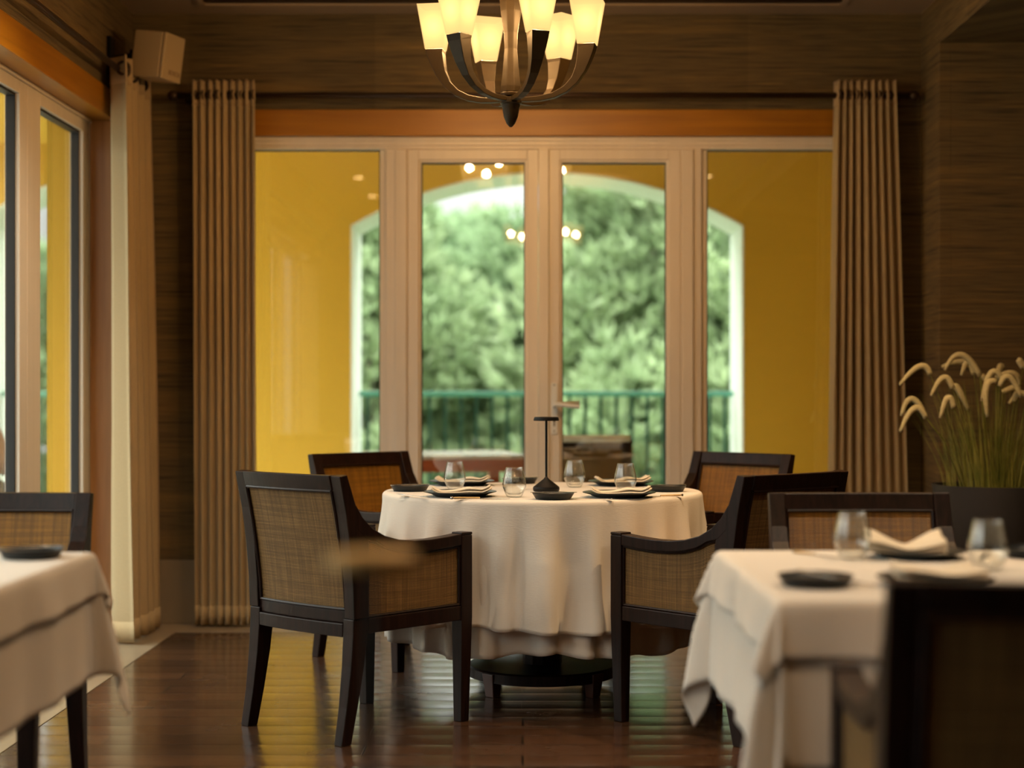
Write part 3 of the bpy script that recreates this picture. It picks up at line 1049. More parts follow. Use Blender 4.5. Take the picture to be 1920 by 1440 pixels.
    def cush(u, v_):
        x = (u - 0.5) * 0.428
        y = -0.228 + 0.45 * v_
        e = min(u, 1 - u, v_, 1 - v_)
        return (x, y + (bow(x) if v_ < 0.3 else 0) * 0.7, 0.392 + 0.058 * min(1, e * 9) ** 0.5 + 0.01 * sin(pi * u) * sin(pi * v_))
    b.grid(cush, 20, 20)
    b.build('seat_cushion', M_SEAT, o, smooth=True)
    MB().box(-0.2135, 0.2135, -0.215, 0.2235, 0.372, 0.3985).build('seat_base', M_DARK, o)
    return o


def place_pts(rear_mid, front_mid):
    """chair origin and heading from the mid points of rear and front feet"""
    d = Vector((front_mid[0] - rear_mid[0], front_mid[1] - rear_mid[1]))
    rz = atan2(d.y, d.x) - pi / 2
    dn = d.normalized()
    # origin lies 0.292 ahead of the rear feet
    return (rear_mid[0] + dn.x * 0.27, rear_mid[1] + dn.y * 0.27, 0), rz


chair0 = make_chair('armchair', 'dark armchair left of the round table, woven back turned to the camera')
CH = kids(chair0)
loc, rz = place_pts((-0.737, 5.42), (-0.38, 5.81))
chair0.location = loc
chair0.rotation_euler = (0, 0, rz)


def chair(loc, rz, label):
    return dup(chair0, loc, rz, label, children=CH)


loc, rz = place_pts((0.862, 5.405), (0.52, 5.79))
chair(loc, rz, 'dark armchair right of the round table, its woven side turned to the camera')
# behind the round table
def face(x, y, tx, ty):
    return atan2(ty - y, tx - x) - pi / 2
chair((-0.50, 6.97, 0), face(-0.50, 6.97, 0.03, 6.42), 'dark armchair behind the round table on its left, glossy cane lit by the window')
chair((0.74, 6.95, 0), face(0.74, 6.95, 0.18, 6.40), 'dark armchair behind the round table on its right, near the right curtain')
ce = chair((0.971, 4.44, 0), pi, 'wide armchair facing us behind the right square table, beside the planter')
cg = chair((-1.505, 4.44, 0), pi, 'armchair facing us behind the left square table')
ce.scale = cg.scale = (0.97, 0.97, 0.97)
chair((0.80, 2.62, 0), radians(-3), 'blurred armchair in the right foreground seen from behind')

# ================================================================== ROUND TABLE
TX, TY = 0.075, 6.26
rt = empty('round_table', (TX, TY, 0), 0, 'round pedestal table in the middle of the room under layered white cloths', 'table')
MB().lathe([(0.575, 0.715), (0.59, 0.722), (0.59, 0.742), (0.585, 0.7465)], 64).build('tabletop', M_DARK, rt, smooth=True, autosmooth=40)
MB().lathe([(0.075, 0.0965), (0.075, 0.16), (0.068, 0.20), (0.066, 0.60), (0.12, 0.66), (0.20, 0.714)], 12).build('column', M_DARK, rt, bevel=0.002)
MB().lathe([(0.275, 0.052), (0.285, 0.056), (0.285, 0.090), (0.279, 0.096)], 72).build('base', M_DARK, rt, smooth=True, autosmooth=40)
for k in range(4):
    a = radians(45 + 90 * k)
    R = []
    for z, h, d in ((0.0, 0.021, 0.018), (0.088, 0.029, 0.026)):
        c = Vector((cos(a), sin(a), 0)) * (0.262 if z == 0 else 0.266)
        er, et = Vector((cos(a), sin(a), 0)), Vector((-sin(a), cos(a), 0))
        R.append([c + er * d * p + et * h * q + Vector((0, 0, z)) for p, q in ((-1, -1), (1, -1), (1, 1), (-1, 1))])
    MB().rings(R).build('foot', simple('reddish_wood', (0.09, 0.03, 0.018), 0.4) if 'reddish_wood' not in MATS else MATS['reddish_wood'], rt, bevel=0.003)


def round_cloth(name, label, r, ztop, hem, seed, folds, amp, flare, group):
    rnd = random.Random(seed)
    fs = [(k, rnd.uniform(0, 2 * pi), rnd.uniform(0.5, 1.0)) for k in folds]
    tilt = rnd.uniform(0, 2 * pi)
    def fold(a):
        s = sum(w * sin(k * a + p + 0.5 * sin(2 * a + p)) for k, p, w in fs) / len(fs)
        return s
    prof = []
    for i in range(7):
        prof.append(('t', r * i / 7))
    nv = 46
    def surf(u, v_):
        a = 2 * pi * u
        if v_ < 0.22:
            rr = (r - 0.012) * v_ / 0.22
            return (rr * cos(a), rr * sin(a), ztop)
        if v_ < 0.30:
            b_ = (v_ - 0.22) / 0.08 * pi / 2
            rr = r - 0.012 + 0.014 * sin(b_)
            return (rr * cos(a), rr * sin(a), ztop - 0.014 * (1 - cos(b_)))
        q = (v_ - 0.30) / 0.70
        f = fold(a)
        f = f / (abs(f) ** 0.35 + 1e-5)
        hz = hem + 0.012 * sin(5 * a + tilt) + 0.010 * fold(a + 0.4)
        rr = r + 0.002 + flare * q + amp * f * min(1, q * 2.2) ** 1.1 * (0.45 + 0.55 * q)
        rr += 0.004 * sin(11 * a + 9 * q) * q
        return (rr * cos(a + 0.02 * f * q), rr * sin(a + 0.02 * f * q), (ztop - 0.014) * (1 - q) + hz * q)
    o = MB().grid(surf, 420, nv).build(name, M_CLOTH, smooth=True, solid=0.002, loc=(TX, TY, 0))
    bm = bmesh.new(); bm.from_mesh(o.data)
    bmesh.ops.remove_doubles(bm, verts=bm.verts, dist=0.0004)
    bm.to_mesh(o.data); bm.free()
    return tag(o, label, 'tablecloth', group)


round_cloth('tablecloth', 'long white under-cloth of the round table, hem near the floor', 0.597, 0.7492, 0.205, 21, (9, 14, 23, 31), 0.050, -0.016, None)
round_cloth('tablecloth', 'white linen over-cloth draped on top of the round table', 0.606, 0.7530, 0.300, 4, (7, 12, 19, 27), 0.056, 0.030, None)
TZ = 0.7545          # top of the cloth


# ================================================================== SQUARE TABLES
def square_table(x, y, hx, hy, label):
    o = empty('square_table', (x, y, 0), 0, label, 'table')
    MB().box(-hx + 0.004, hx - 0.004, -hy + 0.004, hy - 0.004, 0.715, 0.7455).build('tabletop', M_DARK, o, bevel=0.004)
    MB().box(-0.045, 0.045, -0.045, 0.045, 0.03, 0.714).build('column', M_DARK, o, bevel=0.004)
    b = MB()
    b.box(-0.32, 0.32, -0.035, 0.035, 0.0, 0.045)
    b.box(-0.035, 0.035, -0.32, 0.32, 0.0, 0.045)
    b.build('base', M_DARK, o, bevel=0.004)
    return o


def square_cloth(x, y, hx, hy, drop, ztop, label, seed, flare=0.14, amp=0.012, corner_out=0.30, mat=None):
    rnd = random.Random(seed)
    ph = [rnd.uniform(0, 6.28) for _ in range(6)]
    N = 110
    def surf(u, v_):
        px = (u * 2 - 1) * (hx + drop)
        py = (v_ * 2 - 1) * (hy + drop)
        dx, dy = max(abs(px) - hx, 0), max(abs(py) - hy, 0)
        sx, sy = math.copysign(1, px), math.copysign(1, py)
        cx, cy = max(-hx, min(hx, px)), max(-hy, min(hy, py))
        rr = 0.010
        if dx == 0 and dy == 0:
            return (px, py, ztop)
        d = sqrt(dx * dx + dy * dy)
        fx, fy = dx / d, dy / d
        diag = 2 * fx * fy
        # gentle folds along the sides
        s_ = (cy if dx >= dy else cx)
        wv = amp * (sin(13 * s_ + ph[0]) + 0.7 * sin(27 * s_ + ph[1] + 2 * sx)) * min(1, d / 0.12)
        crease = 0.035 * diag * sin(6 * atan2(fy, fx) + ph[2]) * min(1, d / 0.2)
        out = rr * (1 - math.exp(-d / 0.01)) + (flare * d * (1 - diag)) + corner_out * d * diag + wv * (1 - diag) + crease
        fall = d - 0.006 * min(1, d / 0.01) - 0.5 * (corner_out ** 2) * d * diag * 0.5
        return (cx + sx * fx * out, cy + sy * fy * out, ztop - fall)
    o = MB().grid(surf, N, N).build('tablecloth', mat or M_CLOTH, smooth=True, solid=0.002, loc=(x, y, 0))
    return tag(o, label, 'tablecloth')


RX, RY, RH = 0.93, 3.44, 0.455
square_table(RX, RY, RH, RH, 'square table in the right foreground under two white cloths')
square_cloth(RX, RY, RH + 0.002, RH + 0.002, 0.31, 0.7485, 'long white under-cloth of the right foreground table', 33, flare=0.05, amp=0.006, corner_out=0.20)
square_cloth(RX, RY, RH + 0.006, RH + 0.006, 0.112, 0.7520, 'short white over-cloth on the right foreground table', 33, flare=0.11, amp=0.007, corner_out=0.32)
LX, LY_, LH = -1.47, 3.41, 0.445
square_table(LX, LY_, LH, LH, 'square table at the left edge under two white cloths')
square_cloth(LX, LY_, LH + 0.002, LH + 0.002, 0.29, 0.7485, 'long under-cloth of the left table, amber corner hanging down', 43, flare=0.05, amp=0.006, corner_out=0.30)
square_cloth(LX, LY_, LH + 0.006, LH + 0.006, 0.108, 0.7520, 'short white over-cloth on the table at the left edge', 43, flare=0.11, amp=0.007, corner_out=0.40)

# foreground table (below the frame) that carries the blurred lamp
FTX, FTY, FTZ = -0.15, 1.46, 0.70
ft = empty('side_table', (FTX, FTY, 0), 0, 'low dark table under the blurred lamp, just below the picture', 'table')
MB().lathe([(0.27, FTZ - 0.025), (0.28, FTZ - 0.02), (0.28, FTZ - 0.004), (0.275, FTZ)], 40).build('tabletop', M_DARK, ft, smooth=True, autosmooth=40)
MB().lathe([(0.03, 0.02), (0.025, 0.1), (0.025, FTZ - 0.026)], 16).build('column', M_DARK, ft, smooth=True, autosmooth=40)
MB().lathe([(0.20, 0.0), (0.20, 0.015), (0.05, 0.025)], 32).build('base', M_DARK, ft, smooth=True, autosmooth=40)


# ================================================================== TABLEWARE
def lamp(loc, h, label, top_mat=None):
    o = empty('table_lamp', loc, 0, label, 'lamp')
    MB().lathe([(0.046, 0.0), (0.0495, 0.004), (0.0505, 0.012), (0.049, 0.018), (0.010, 0.048), (0.0045, 0.055)], 40).build('base', M_BLACK, o, smooth=True, autosmooth=35)
    MB().lathe([(0.0045, 0.053), (0.0045, h - 0.008)], 14).build('pole', M_BLACK, o, smooth=True, autosmooth=40)
    MB().lathe([(0.044, h - 0.010), (0.0475, h - 0.010), (0.0485, h - 0.007), (0.0455, h + 0.003), (0.042, h + 0.0045), (0.0, h + 0.005)], 40, caps=False).build('lamp_shade', top_mat or M_BLACK, o, smooth=True, autosmooth=40)
    MB().lathe([(0.0435, h - 0.009), (0.0435, h - 0.0085)], 32).build('diffuser', M_PLAIN_WHITE, o)
    return o


lamp((0.089, 6.19, TZ), 0.277, 'slim black cordless lamp with disc top standing on the round table')
lamp((-0.151, 1.65, FTZ), 0.264, 'strongly blurred lamp with bronze disc top, in front of the left armchair', M_BRONZE_TOP)


def make_glass():
    b = MB()
    out = [(0.0, 0.0), (0.024, 0.0), (0.0275, 0.003), (0.035, 0.018), (0.0415, 0.035), (0.0425, 0.046), (0.0405, 0.062), (0.035, 0.085), (0.0300, 0.105), (0.0298, 0.1065)]
    inn = [(0.0290, 0.106), (0.0335, 0.085), (0.0390, 0.062), (0.0410, 0.046), (0.0400, 0.035), (0.0335, 0.019), (0.022, 0.010), (0.0, 0.009)]
    b.lathe(out + inn, 40, caps=False)
    o = b.build('drinking_glass', M_DRINK, smooth=True)
    return o


def make_side_plate():
    b = MB().lathe([(0.0, 0.002), (0.058, 0.0), (0.061, 0.001), (0.0735, 0.021), (0.0740, 0.0225), (0.0715, 0.0225), (0.066, 0.013), (0.060, 0.0115), (0.0, 0.0115)], 48, caps=False)
    return b.build('side_plate', M_CHARCOAL, smooth=True, autosmooth=50)


def make_dinner_plate():
    b = MB().lathe([(0.0, 0.001), (0.085, 0.0), (0.090, 0.002), (0.105, 0.010), (0.130, 0.0165), (0.132, 0.018), (0.130, 0.0195), (0.104, 0.0135), (0.088, 0.0075), (0.0, 0.007)], 64, caps=False)
    return b.build('dinner_plate', M_CHARCOAL, smooth=True, autosmooth=50)


def make_napkin(w, d, seed):
    """folded linen strip: three soft layers, one end curling up"""
    rnd = random.Random(seed)
    p = [rnd.uniform(0, 6.28) for _ in range(4)]
    b = MB()
    n = 3
    for layer in range(n):
        def top(u, v_):
            x = (u - 0.5) * w * (1 - 0.02 * layer)
            y = (v_ - 0.5) * d * (1 - 0.03 * layer)
            z = 0.0115 + 0.0032 * layer
            z += 0.009 * math.exp(-((u - 0.62) / 0.15) ** 2) * (layer + 1) / n * (0.5 + 0.5 * v_) + 0.004 * sin(5 * u + p[0]) * layer / n
            z += 0.016 * max(0, (abs(u - 0.5) - 0.34) / 0.16) ** 1.5 + 0.0018 * sin(18 * v_ + p[1] + 3 * u)
            return (x, y + 0.004 * sin(6 * u + p[2]), z)
        b.grid(top, 26, 10)
        if layer % 2 == 0:
            # rolled front fold joining this layer with the next
            R = []
            for i in range(27):
                u = i / 26
                x, y, z = top(u, 0.0)
                R.append([(x, y + 0.0010 + 0.0024 * cos(a), z + 0.0021 + 0.0024 * sin(a)) for a in [2 * pi * k / 8 for k in range(8)]])
            b.rings(R)
    return b.build('napkin', M_NAPKIN, smooth=True, solid=0.0016)


def make_fork():
    o = empty('fork', (0, 0, 0))
    b = MB()
    st = [(-0.10, 0.0045, 0.004), (-0.095, 0.006, 0.004), (-0.05, 0.004, 0.003), (0.0, 0.003, 0.003), (0.025, 0.0035, 0.004), (0.045, 0.011, 0.004), (0.06, 0.0125, 0.003)]
    R = [[(x, -h, z), (x, h, z), (x, h, z + 0.0018), (x, -h, z + 0.0018)] for x, h, z in st]
    b.rings(R)
    for k in range(4):
        y = -0.0105 + 0.007 * k
        b.rings([[(x, y - h, z), (x, y + h, z), (x, y + h, z + 0.0016), (x, y - h, z + 0.0016)] for x, h, z in ((0.059, 0.0020, 0.003), (0.08, 0.0016, 0.004), (0.1, 0.0010, 0.007))])
    b.build('head', M_STEEL, o, bevel=0.0006)
    return o


def make_knife():
    o = empty('knife', (0, 0, 0))
    b = MB()
    b.rings([[(x, a, 0.0015), (x, c, 0.0015), (x, c, 0.0032), (x, a, 0.0032)] for x, a, c in ((0.0, -0.005, 0.005), (0.02, -0.008, 0.006), (0.08, -0.009, 0.006), (0.105, -0.003, 0.0055), (0.112, 0.003, 0.005))])
    b.build('blade', M_STEEL, o, bevel=0.0005)
    b = MB()
    b.rings([[(x, h * cos(a), 0.0055 + 0.0045 * h / 0.007 * sin(a)) for a in [2 * pi * k / 10 for k in range(10)]] for x, h in ((-0.098, 0.004), (-0.092, 0.0068), (-0.05, 0.0058), (-0.01, 0.0052), (0.001, 0.0045))])
    b.build('handle', M_HANDLE, o, smooth=True, autosmooth=60)
    MB().rings([[(x, h * cos(a), 0.0055 + 0.0055 * sin(a)) for a in [2 * pi * k / 10 for k in range(10)]] for x, h in ((-0.108, 0.004), (-0.104, 0.0068), (-0.0985, 0.0068))]).build('end_cap', M_STEEL, o, smooth=True, autosmooth=60)
    return o


def make_butter_knife():
    b = MB()
    b.rings([[(x, -h, z), (x, h, z), (x, h, z + 0.002), (x, -h, z + 0.002)] for x, h, z in ((-0.085, 0.004, 0.0), (-0.08, 0.0055, 0.0), (-0.02, 0.004, 0.0), (0.0, 0.003, 0.0), (0.01, 0.006, 0.0), (0.06, 0.0075, 0.0), (0.078, 0.003, 0.0))])
    return b.build('butter_knife', M_STEEL, bevel=0.0006)


PROTO = {}


def put(kind, maker, x, y, z, rz, label, cat, group, sx=1.0, tilt=0.0):
    if kind not in PROTO:
        o = maker()
        PROTO[kind] = (o, kids(o))
        o.location, o.rotation_euler = (x, y, z), (0, tilt, rz)
        tag(o, label, cat, group)
    else:
        src, ch = PROTO[kind]
        o = dup(src, (x, y, z), rz, label, group, children=ch) if ch else dup(src, (x, y, z), rz, label, group, children=[None][:0] or ['x'][:0])
        o.rotation_euler = (0, tilt, rz)
        o['category'] = cat
    o.scale = (sx, sx, sx)
    return o


def T(px, py, zt=TZ):
    """table-plane metric position (table top height) read from the photograph"""
    D = (CAMH - zt) * F / (py - 735)
    return ((px - 980) * D / F, D)


# --- round table
for (x, y, lab) in [(-0.262, 6.325, 'stemless glass at the left, in front of the rear left napkin'),
                    (-0.030, 5.86, 'stemless glass left of centre, nearest to the camera on the round table'),
                    (0.205, 6.47, 'stemless glass just right of the black lamp'),
                    (0.388, 6.19, 'stemless glass at the right, between the two right-hand napkins')]:
    put('glass', make_glass, x, y, TZ, 0, lab, 'glass', 'glasses on the round table')
for (x, y, r, lab) in [(-0.428, 6.22, 0.2, 'dark side plate at the left edge of the round table'),
                       (0.107, 5.745, -0.3, 'dark side plate at the front, below the black lamp'),
                       (0.545, 6.20, 0.1, 'dark side plate at the right edge of the round table'),
                       (-0.012, 6.75, 0.0, 'dark side plate at the back, behind the black lamp')]:
    put('side_plate', make_side_plate, x, y, TZ, r, lab, 'plate', 'side plates on the round table')
    put('butter_knife', make_butter_knife, x + 0.005, y - 0.005, TZ + 0.0232, r + 0.35, 'small steel knife lying on the ' + lab.replace('dark side plate ', 'side plate ').replace('of the round table', ''), 'knife', 'butter knives')
for (x, y, r, lab) in [(-0.225, 5.90, 0.04, 'front left'), (-0.245, 6.615, -0.05, 'rear left'),
                       (0.345, 5.86, -0.03, 'front right'), (0.395, 6.60, 0.06, 'rear right')]:
    put('dinner_plate', make_dinner_plate, x, y, TZ, r, 'large dark dinner plate under the %s napkin of the round table' % lab, 'plate', 'dinner plates on the round table')
    put('napkin', lambda: make_napkin(0.215, 0.12, 5), x + 0.005, y - 0.01, TZ + 0.0035, r, 'folded cream napkin on the %s plate of the round table' % lab, 'napkin', 'napkins on the round table')
put('knife', make_knife, -0.150, 5.735, TZ, 0.06, 'pale-handled knife in front of the front left plate of the round table', 'knife', 'table knives', 0.95)
put('fork', make_fork, -0.395, 5.88, TZ, pi - 0.9, 'fork left of the front left plate of the round table', 'fork', 'table forks', 0.9)
put('fork', make_fork, 0.225, 5.72, TZ, pi - 0.25, 'fork left of the front right plate, next to the front side plate', 'fork', 'table forks', 0.95)
put('knife', make_knife, 0.495, 5.88, TZ, pi + 0.3, 'pale-handled knife right of the front right plate of the round table', 'knife', 'table knives', 0.8)
put('fork', make_fork, -0.075, 6.60, TZ, 0.7, 'fork beside the rear left plate of the round table', 'fork', 'table forks', 0.85)
put('knife', make_knife, 0.535, 6.40, TZ, 2.3, 'knife beside the rear right plate of the round table', 'knife', 'table knives', 0.75)

# --- right table
put('glass', make_glass, 0.744, 3.70, TZ - 0.001, 0, 'blurred stemless glass on the right table, beside its rear napkin', 'glass', 'glasses on the right table')
put('glass', make_glass, 0.985, 3.47, TZ - 0.001, 0, 'blurred stemless glass nearest the right edge of the picture', 'glass', 'glasses on the right table')
put('side_plate', make_side_plate, 0.568, 3.18, TZ - 0.001, 0.4, 'dark side plate at the front left corner of the right table', 'plate', 'side plates on the right table')
put('butter_knife', make_butter_knife, 0.568, 3.18, TZ + 0.0225, 1.9, 'small knife on the side plate of the right table', 'knife', 'butter knives', 0.9)
put('side_plate', make_side_plate, 1.165, 3.74, TZ - 0.001, 0.4, 'dark side plate at the right picture edge, rear of the right table', 'plate', 'side plates on the right table')
put('dinner_plate', make_dinner_plate, 0.895, 3.735, TZ - 0.001, 0.4, 'dark dinner plate at the rear of the right table', 'plate', 'dinner plates on the right table', 0.86)
put('dinner_plate', make_dinner_plate, 0.805, 3.20, TZ - 0.001, 0.4, 'dark dinner plate behind the foreground chair on the right table', 'plate', 'dinner plates on the right table', 0.86)
put('fork', make_fork, 0.672, 3.18, TZ - 0.001, 2.15, 'fork between the side plate and the dinner plate of the right table', 'fork', 'table forks', 0.85)
put('knife', make_knife, 0.672, 3.77, TZ - 0.001, -1.0, 'knife left of the rear glass on the right table', 'knife', 'table knives', 0.7)
put('fork', make_fork, 1.045, 3.72, TZ - 0.001, 1.2, 'fork right of the rear dinner plate on the right table', 'fork', 'table forks', 0.8)
# --- left table
put('side_plate', make_side_plate, -1.115, 3.72, TZ - 0.001, 0.0, 'dark side plate at the rear corner of the left table', 'plate', None)
put('butter_knife', make_butter_knife, -1.13, 3.71, TZ + 0.0225, 0.6, 'small knife on the side plate of the left table', 'knife', 'butter knives', 0.9)


def napkin_peak(x, y, z, rz, seed, label, s=1.0, pk=0.030):
    """loosely folded napkin with raised corners"""
    rnd = random.Random(seed)
    p = [rnd.uniform(0, 6) for _ in range(4)]
    b = MB()
    for layer in range(3):
        b.grid(lambda u, v_: ((u - 0.5) * 0.17, (v_ - 0.5) * 0.13 + 0.01 * sin(4 * u + layer), 0.004 + 0.007 * layer + (pk * abs(cos(pi * u)) ** 1.6) * (0.35 + 0.65 * v_) * (0.4 + 0.3 * layer) + 0.003 * sin(7 * v_ + p[0] + 5 * u)), 24, 12)
    o = b.build('napkin', M_NAPKIN, smooth=True, solid=0.002, loc=(x, y, z), rz=rz)
    o.scale = (s, s, s)
    return tag(o, label, 'napkin', 'napkins on the right table')


napkin_peak(0.865, 3.71, TZ + 0.010, -0.12, 3, 'cream napkin with raised corners on the rear plate of the right table')
napkin_peak(0.81, 3.20, TZ + 0.010, 0.05, 8, 'flat cream napkin on the dinner plate behind the foreground chair', 0.95, 0.010)

# ================================================================== PLANTER WITH GRASSES
PX, PY = 2.085, 7.24
pl = empty('potted_grass', (PX, PY, 0), 0, 'tall dark planter of green grasses with drooping cream plumes in the right corner', 'plant')
MB().lathe([(0.17, 0.0), (0.185, 0.01), (0.27, 0.715), (0.272, 0.722), (0.255, 0.722), (0.25, 0.70), (0.25, 0.685)], 56, caps=False).build('pot', M_POT, pl, smooth=True, autosmooth=50)
MB().lathe([(0.251, 0.684), (0.12, 0.692), (0.0, 0.695)], 32, caps=False).build('soil', M_SOIL, pl)
rnd = random.Random(12)
b = MB()
for i in range(420):
    a, r = rnd.uniform(0, 2 * pi), 0.22 * sqrt(rnd.random())
    x0, y0 = r * cos(a), r * sin(a)
    L = rnd.uniform(0.25, 0.52)
    lean = rnd.uniform(0.05, 0.42) * (0.4 + r / 0.22)
    da = a + rnd.uniform(-0.6, 0.6)
    w = rnd.uniform(0.0012, 0.0028)
    pts = []
    for k in range(6):
        t_ = k / 5
        rr = lean * L * t_ ** 1.4
        pts.append(Vector((x0 + cos(da) * rr, min(y0 + sin(da) * rr, 0.37), 0.69 + L * t_ * (1 - 0.10 * lean * t_))))
    sv = Vector((-sin(da + 0.7), cos(da + 0.7), 0))
    q = len(b.v)
    for k, p_ in enumerate(pts):
        ww = w * (1 - 0.85 * k / 5)
        b.v += [tuple(p_ - sv * ww), tuple(p_ + sv * ww)]
    for k in range(5):
        b.f.append([q + 2 * k, q + 2 * k + 1, q + 2 * k + 3, q + 2 * k + 2]); b.m.append(0); b.uv.append(None)
tag(b.build('grass_blades', M_GRASS, pl, solid='open'), kind='stuff')


def PP(px, py, D):
    return Vector(((px - 980) * D / F - PX, D - PY, CAMH - (py - 735) * D / F))


plumes = [((1744, 702), (1724, 687), (1687, 722), 7.05), ((1735, 780), (1709, 748), (1690, 780), 7.10), ((1736, 784), (1714, 766), (1688, 810), 7.0),
          ((1786, 728), (1769, 708), (1746, 742), 7.05), ((1838, 705), (1802, 665), (1772, 694), 7.2), ((1836, 700), (1808, 678), (1766, 688), 7.4),
          ((1788, 765), (1777, 746), (1763, 784), 7.0), ((1790, 724), (1798, 732), (1815, 768), 7.15), ((1826, 702), (1815, 679), (1803, 704), 7.3),
          ((1878, 710), (1858, 700), (1841, 752), 7.1), ((1868, 716), (1850, 726), (1851, 782), 7.05), ((1874, 724), (1892, 707), (1915, 745), 7.05),
          ((1880, 735), (1908, 728), (1892, 757), 7.2), ((1872, 700), (1876, 686), (1880, 690), 7.35), ((1868, 708), (1900, 700), (1912, 722), 7.3),
          ((1918, 690), (1912, 676), (1930, 700), 7.2), ((1902, 752), (1918, 738), (1946, 770), 7.1), ((1840, 703), (1850, 710), (1850, 704), 7.4),
          ((1950, 720), (1970, 700), (2000, 740), 7.1), ((1935, 705), (1955, 680), (1985, 715), 7.3)]
for i, (s0, pk, tp, D) in enumerate(plumes):
    A, B, C = PP(*s0, D), PP(*pk, D), PP(*tp, D)
    ctrl = B * 2 - (A + C) / 2
    pts = [A * (1 - t_) ** 2 + ctrl * 2 * t_ * (1 - t_) + C * t_ * t_ for t_ in [k / 14 for k in range(15)]]
    rad = [0.0145 * (0.55 + 0.6 * sin(pi * min(1, k / 14 * 0.8 + 0.1))) * (1 - 0.35 * k / 14) for k in range(15)]
    b = MB().tube(pts, rad, 10)
    rr = random.Random(i)
    for k in range(260):   # bristles
        t_ = rr.random() * 0.98
        j = int(t_ * 14)
        p_ = pts[j].lerp(pts[j + 1], t_ * 14 - j)
        d = Vector((rr.gauss(0, 1), rr.gauss(0, 1), rr.gauss(0, 1))).normalized()
        e = p_ + d * (rad[j] + rr.uniform(0.001, 0.004))
        s_ = d.orthogonal().normalized() * 0.0012
        q = len(b.v)
        b.v += [tuple(p_ + d * rad[j] * 0.8 - s_), tuple(p_ + d * rad[j] * 0.8 + s_), tuple(e)]
        b.f.append([q, q + 1, q + 2]); b.m.append(0); b.uv.append(None)
    plo = b.build('plume', M_PLUME, pl, smooth=True, solid='open')
    root = Vector((max(-0.2, min(0.2, A.x * 0.45)), max(-0.17, min(0.17, A.y * 0.5)), 0.69))
    mid = root.lerp(A, 0.55) + Vector((0, 0, 0.05))
    MB().tube([root, mid, A, pts[1]], [0.0022, 0.002, 0.0016, 0.0012], 6).build('stem', M_GRASS, plo, smooth=True)

# ================================================================== OUTSIDE: railing, table, chair, trees
rl_o = empty('balcony_railing', (0.187, 13.02, 0), 0, 'green iron railing across the arched porch opening', 'railing')
MB().box(-1.485, 1.485, -0.022, 0.022, 1.095, 1.135).build('top_rail', simple('green_handrail', (0.12, 0.46, 0.36), 0.22), rl_o, bevel=0.006)
MB().box(-1.485, 1.485, -0.012, 0.012, 0.10, 0.125).build('bottom_rail', M_GREENRAIL, rl_o, bevel=0.003)
for k in range(24):
    x = -1.42 + k * 2.84 / 23
    MB().box(x - 0.013, x + 0.013, -0.013, 0.013, 0.126, 1.0945).build('baluster', M_GREENRAIL, rl_o)
ra = empty('balcony_railing', (-3.30, 13.02, 0), 0, 'short green railing in the small arch seen through the left wall glazing', 'railing')
MB().box(-0.835, 0.835, -0.022, 0.022, 1.095, 1.135).build('top_rail', MATS['green_handrail'], ra, bevel=0.006)
MB().box(-0.835, 0.835, -0.012, 0.012, 0.10, 0.125).build('bottom_rail', M_GREENRAIL, ra, bevel=0.003)
for k in range(14):
    x = -0.78 + k * 1.56 / 13
    MB().box(x - 0.013, x + 0.013, -0.013, 0.013, 0.126, 1.0945).build('baluster', M_GREENRAIL, ra)

ot = empty('outdoor_table', (-0.485, 10.06, 0), radians(11.5), 'red wooden table with a reflection painted pale on its top, standing on the porch, behind the left door leaf', 'table')
MB().box(-0.45, 0.45, -0.45, 0.45, 0.735, 0.755).build('tabletop', M_TABLETOP, ot, bevel=0.003)
b = MB()
b.box(-0.445, 0.445, -0.445, -0.42, 0.66, 0.7345)
b.box(-0.445, 0.445, 0.42, 0.445, 0.66, 0.7345)
b.box(-0.445, -0.42, -0.42, 0.42, 0.66, 0.7345)
b.box(0.42, 0.445, -0.42, 0.42, 0.66, 0.7345)
b.build('apron', M_REDWOOD, ot, bevel=0.003)
for sx in (-1, 1):
    for sy in (-1, 1):
        MB().box(sx * 0.385 - 0.034, sx * 0.385 + 0.034, sy * 0.385 - 0.034, sy * 0.385 + 0.034, 0.0, 0.7345).build('leg', M_REDWOOD, ot, bevel=0.004)
oc = dup(chair0, (0.335, 9.55, 0), radians(3), 'cane armchair with a white bar for sky glare along its top on the porch, behind the right door leaf', children=CH)
b = MB()
b.tube([(x, -0.338 - 0.020 * (1 - (x / 0.26) ** 2), 0.868) for x in [-0.25 + 0.5 * k / 12 for k in range(13)]], 0.020, 12)  # white bar stands for sky glare on the sunlit top rail
b.build('glare_edge', M_PLAIN_WHITE, oc, smooth=True)


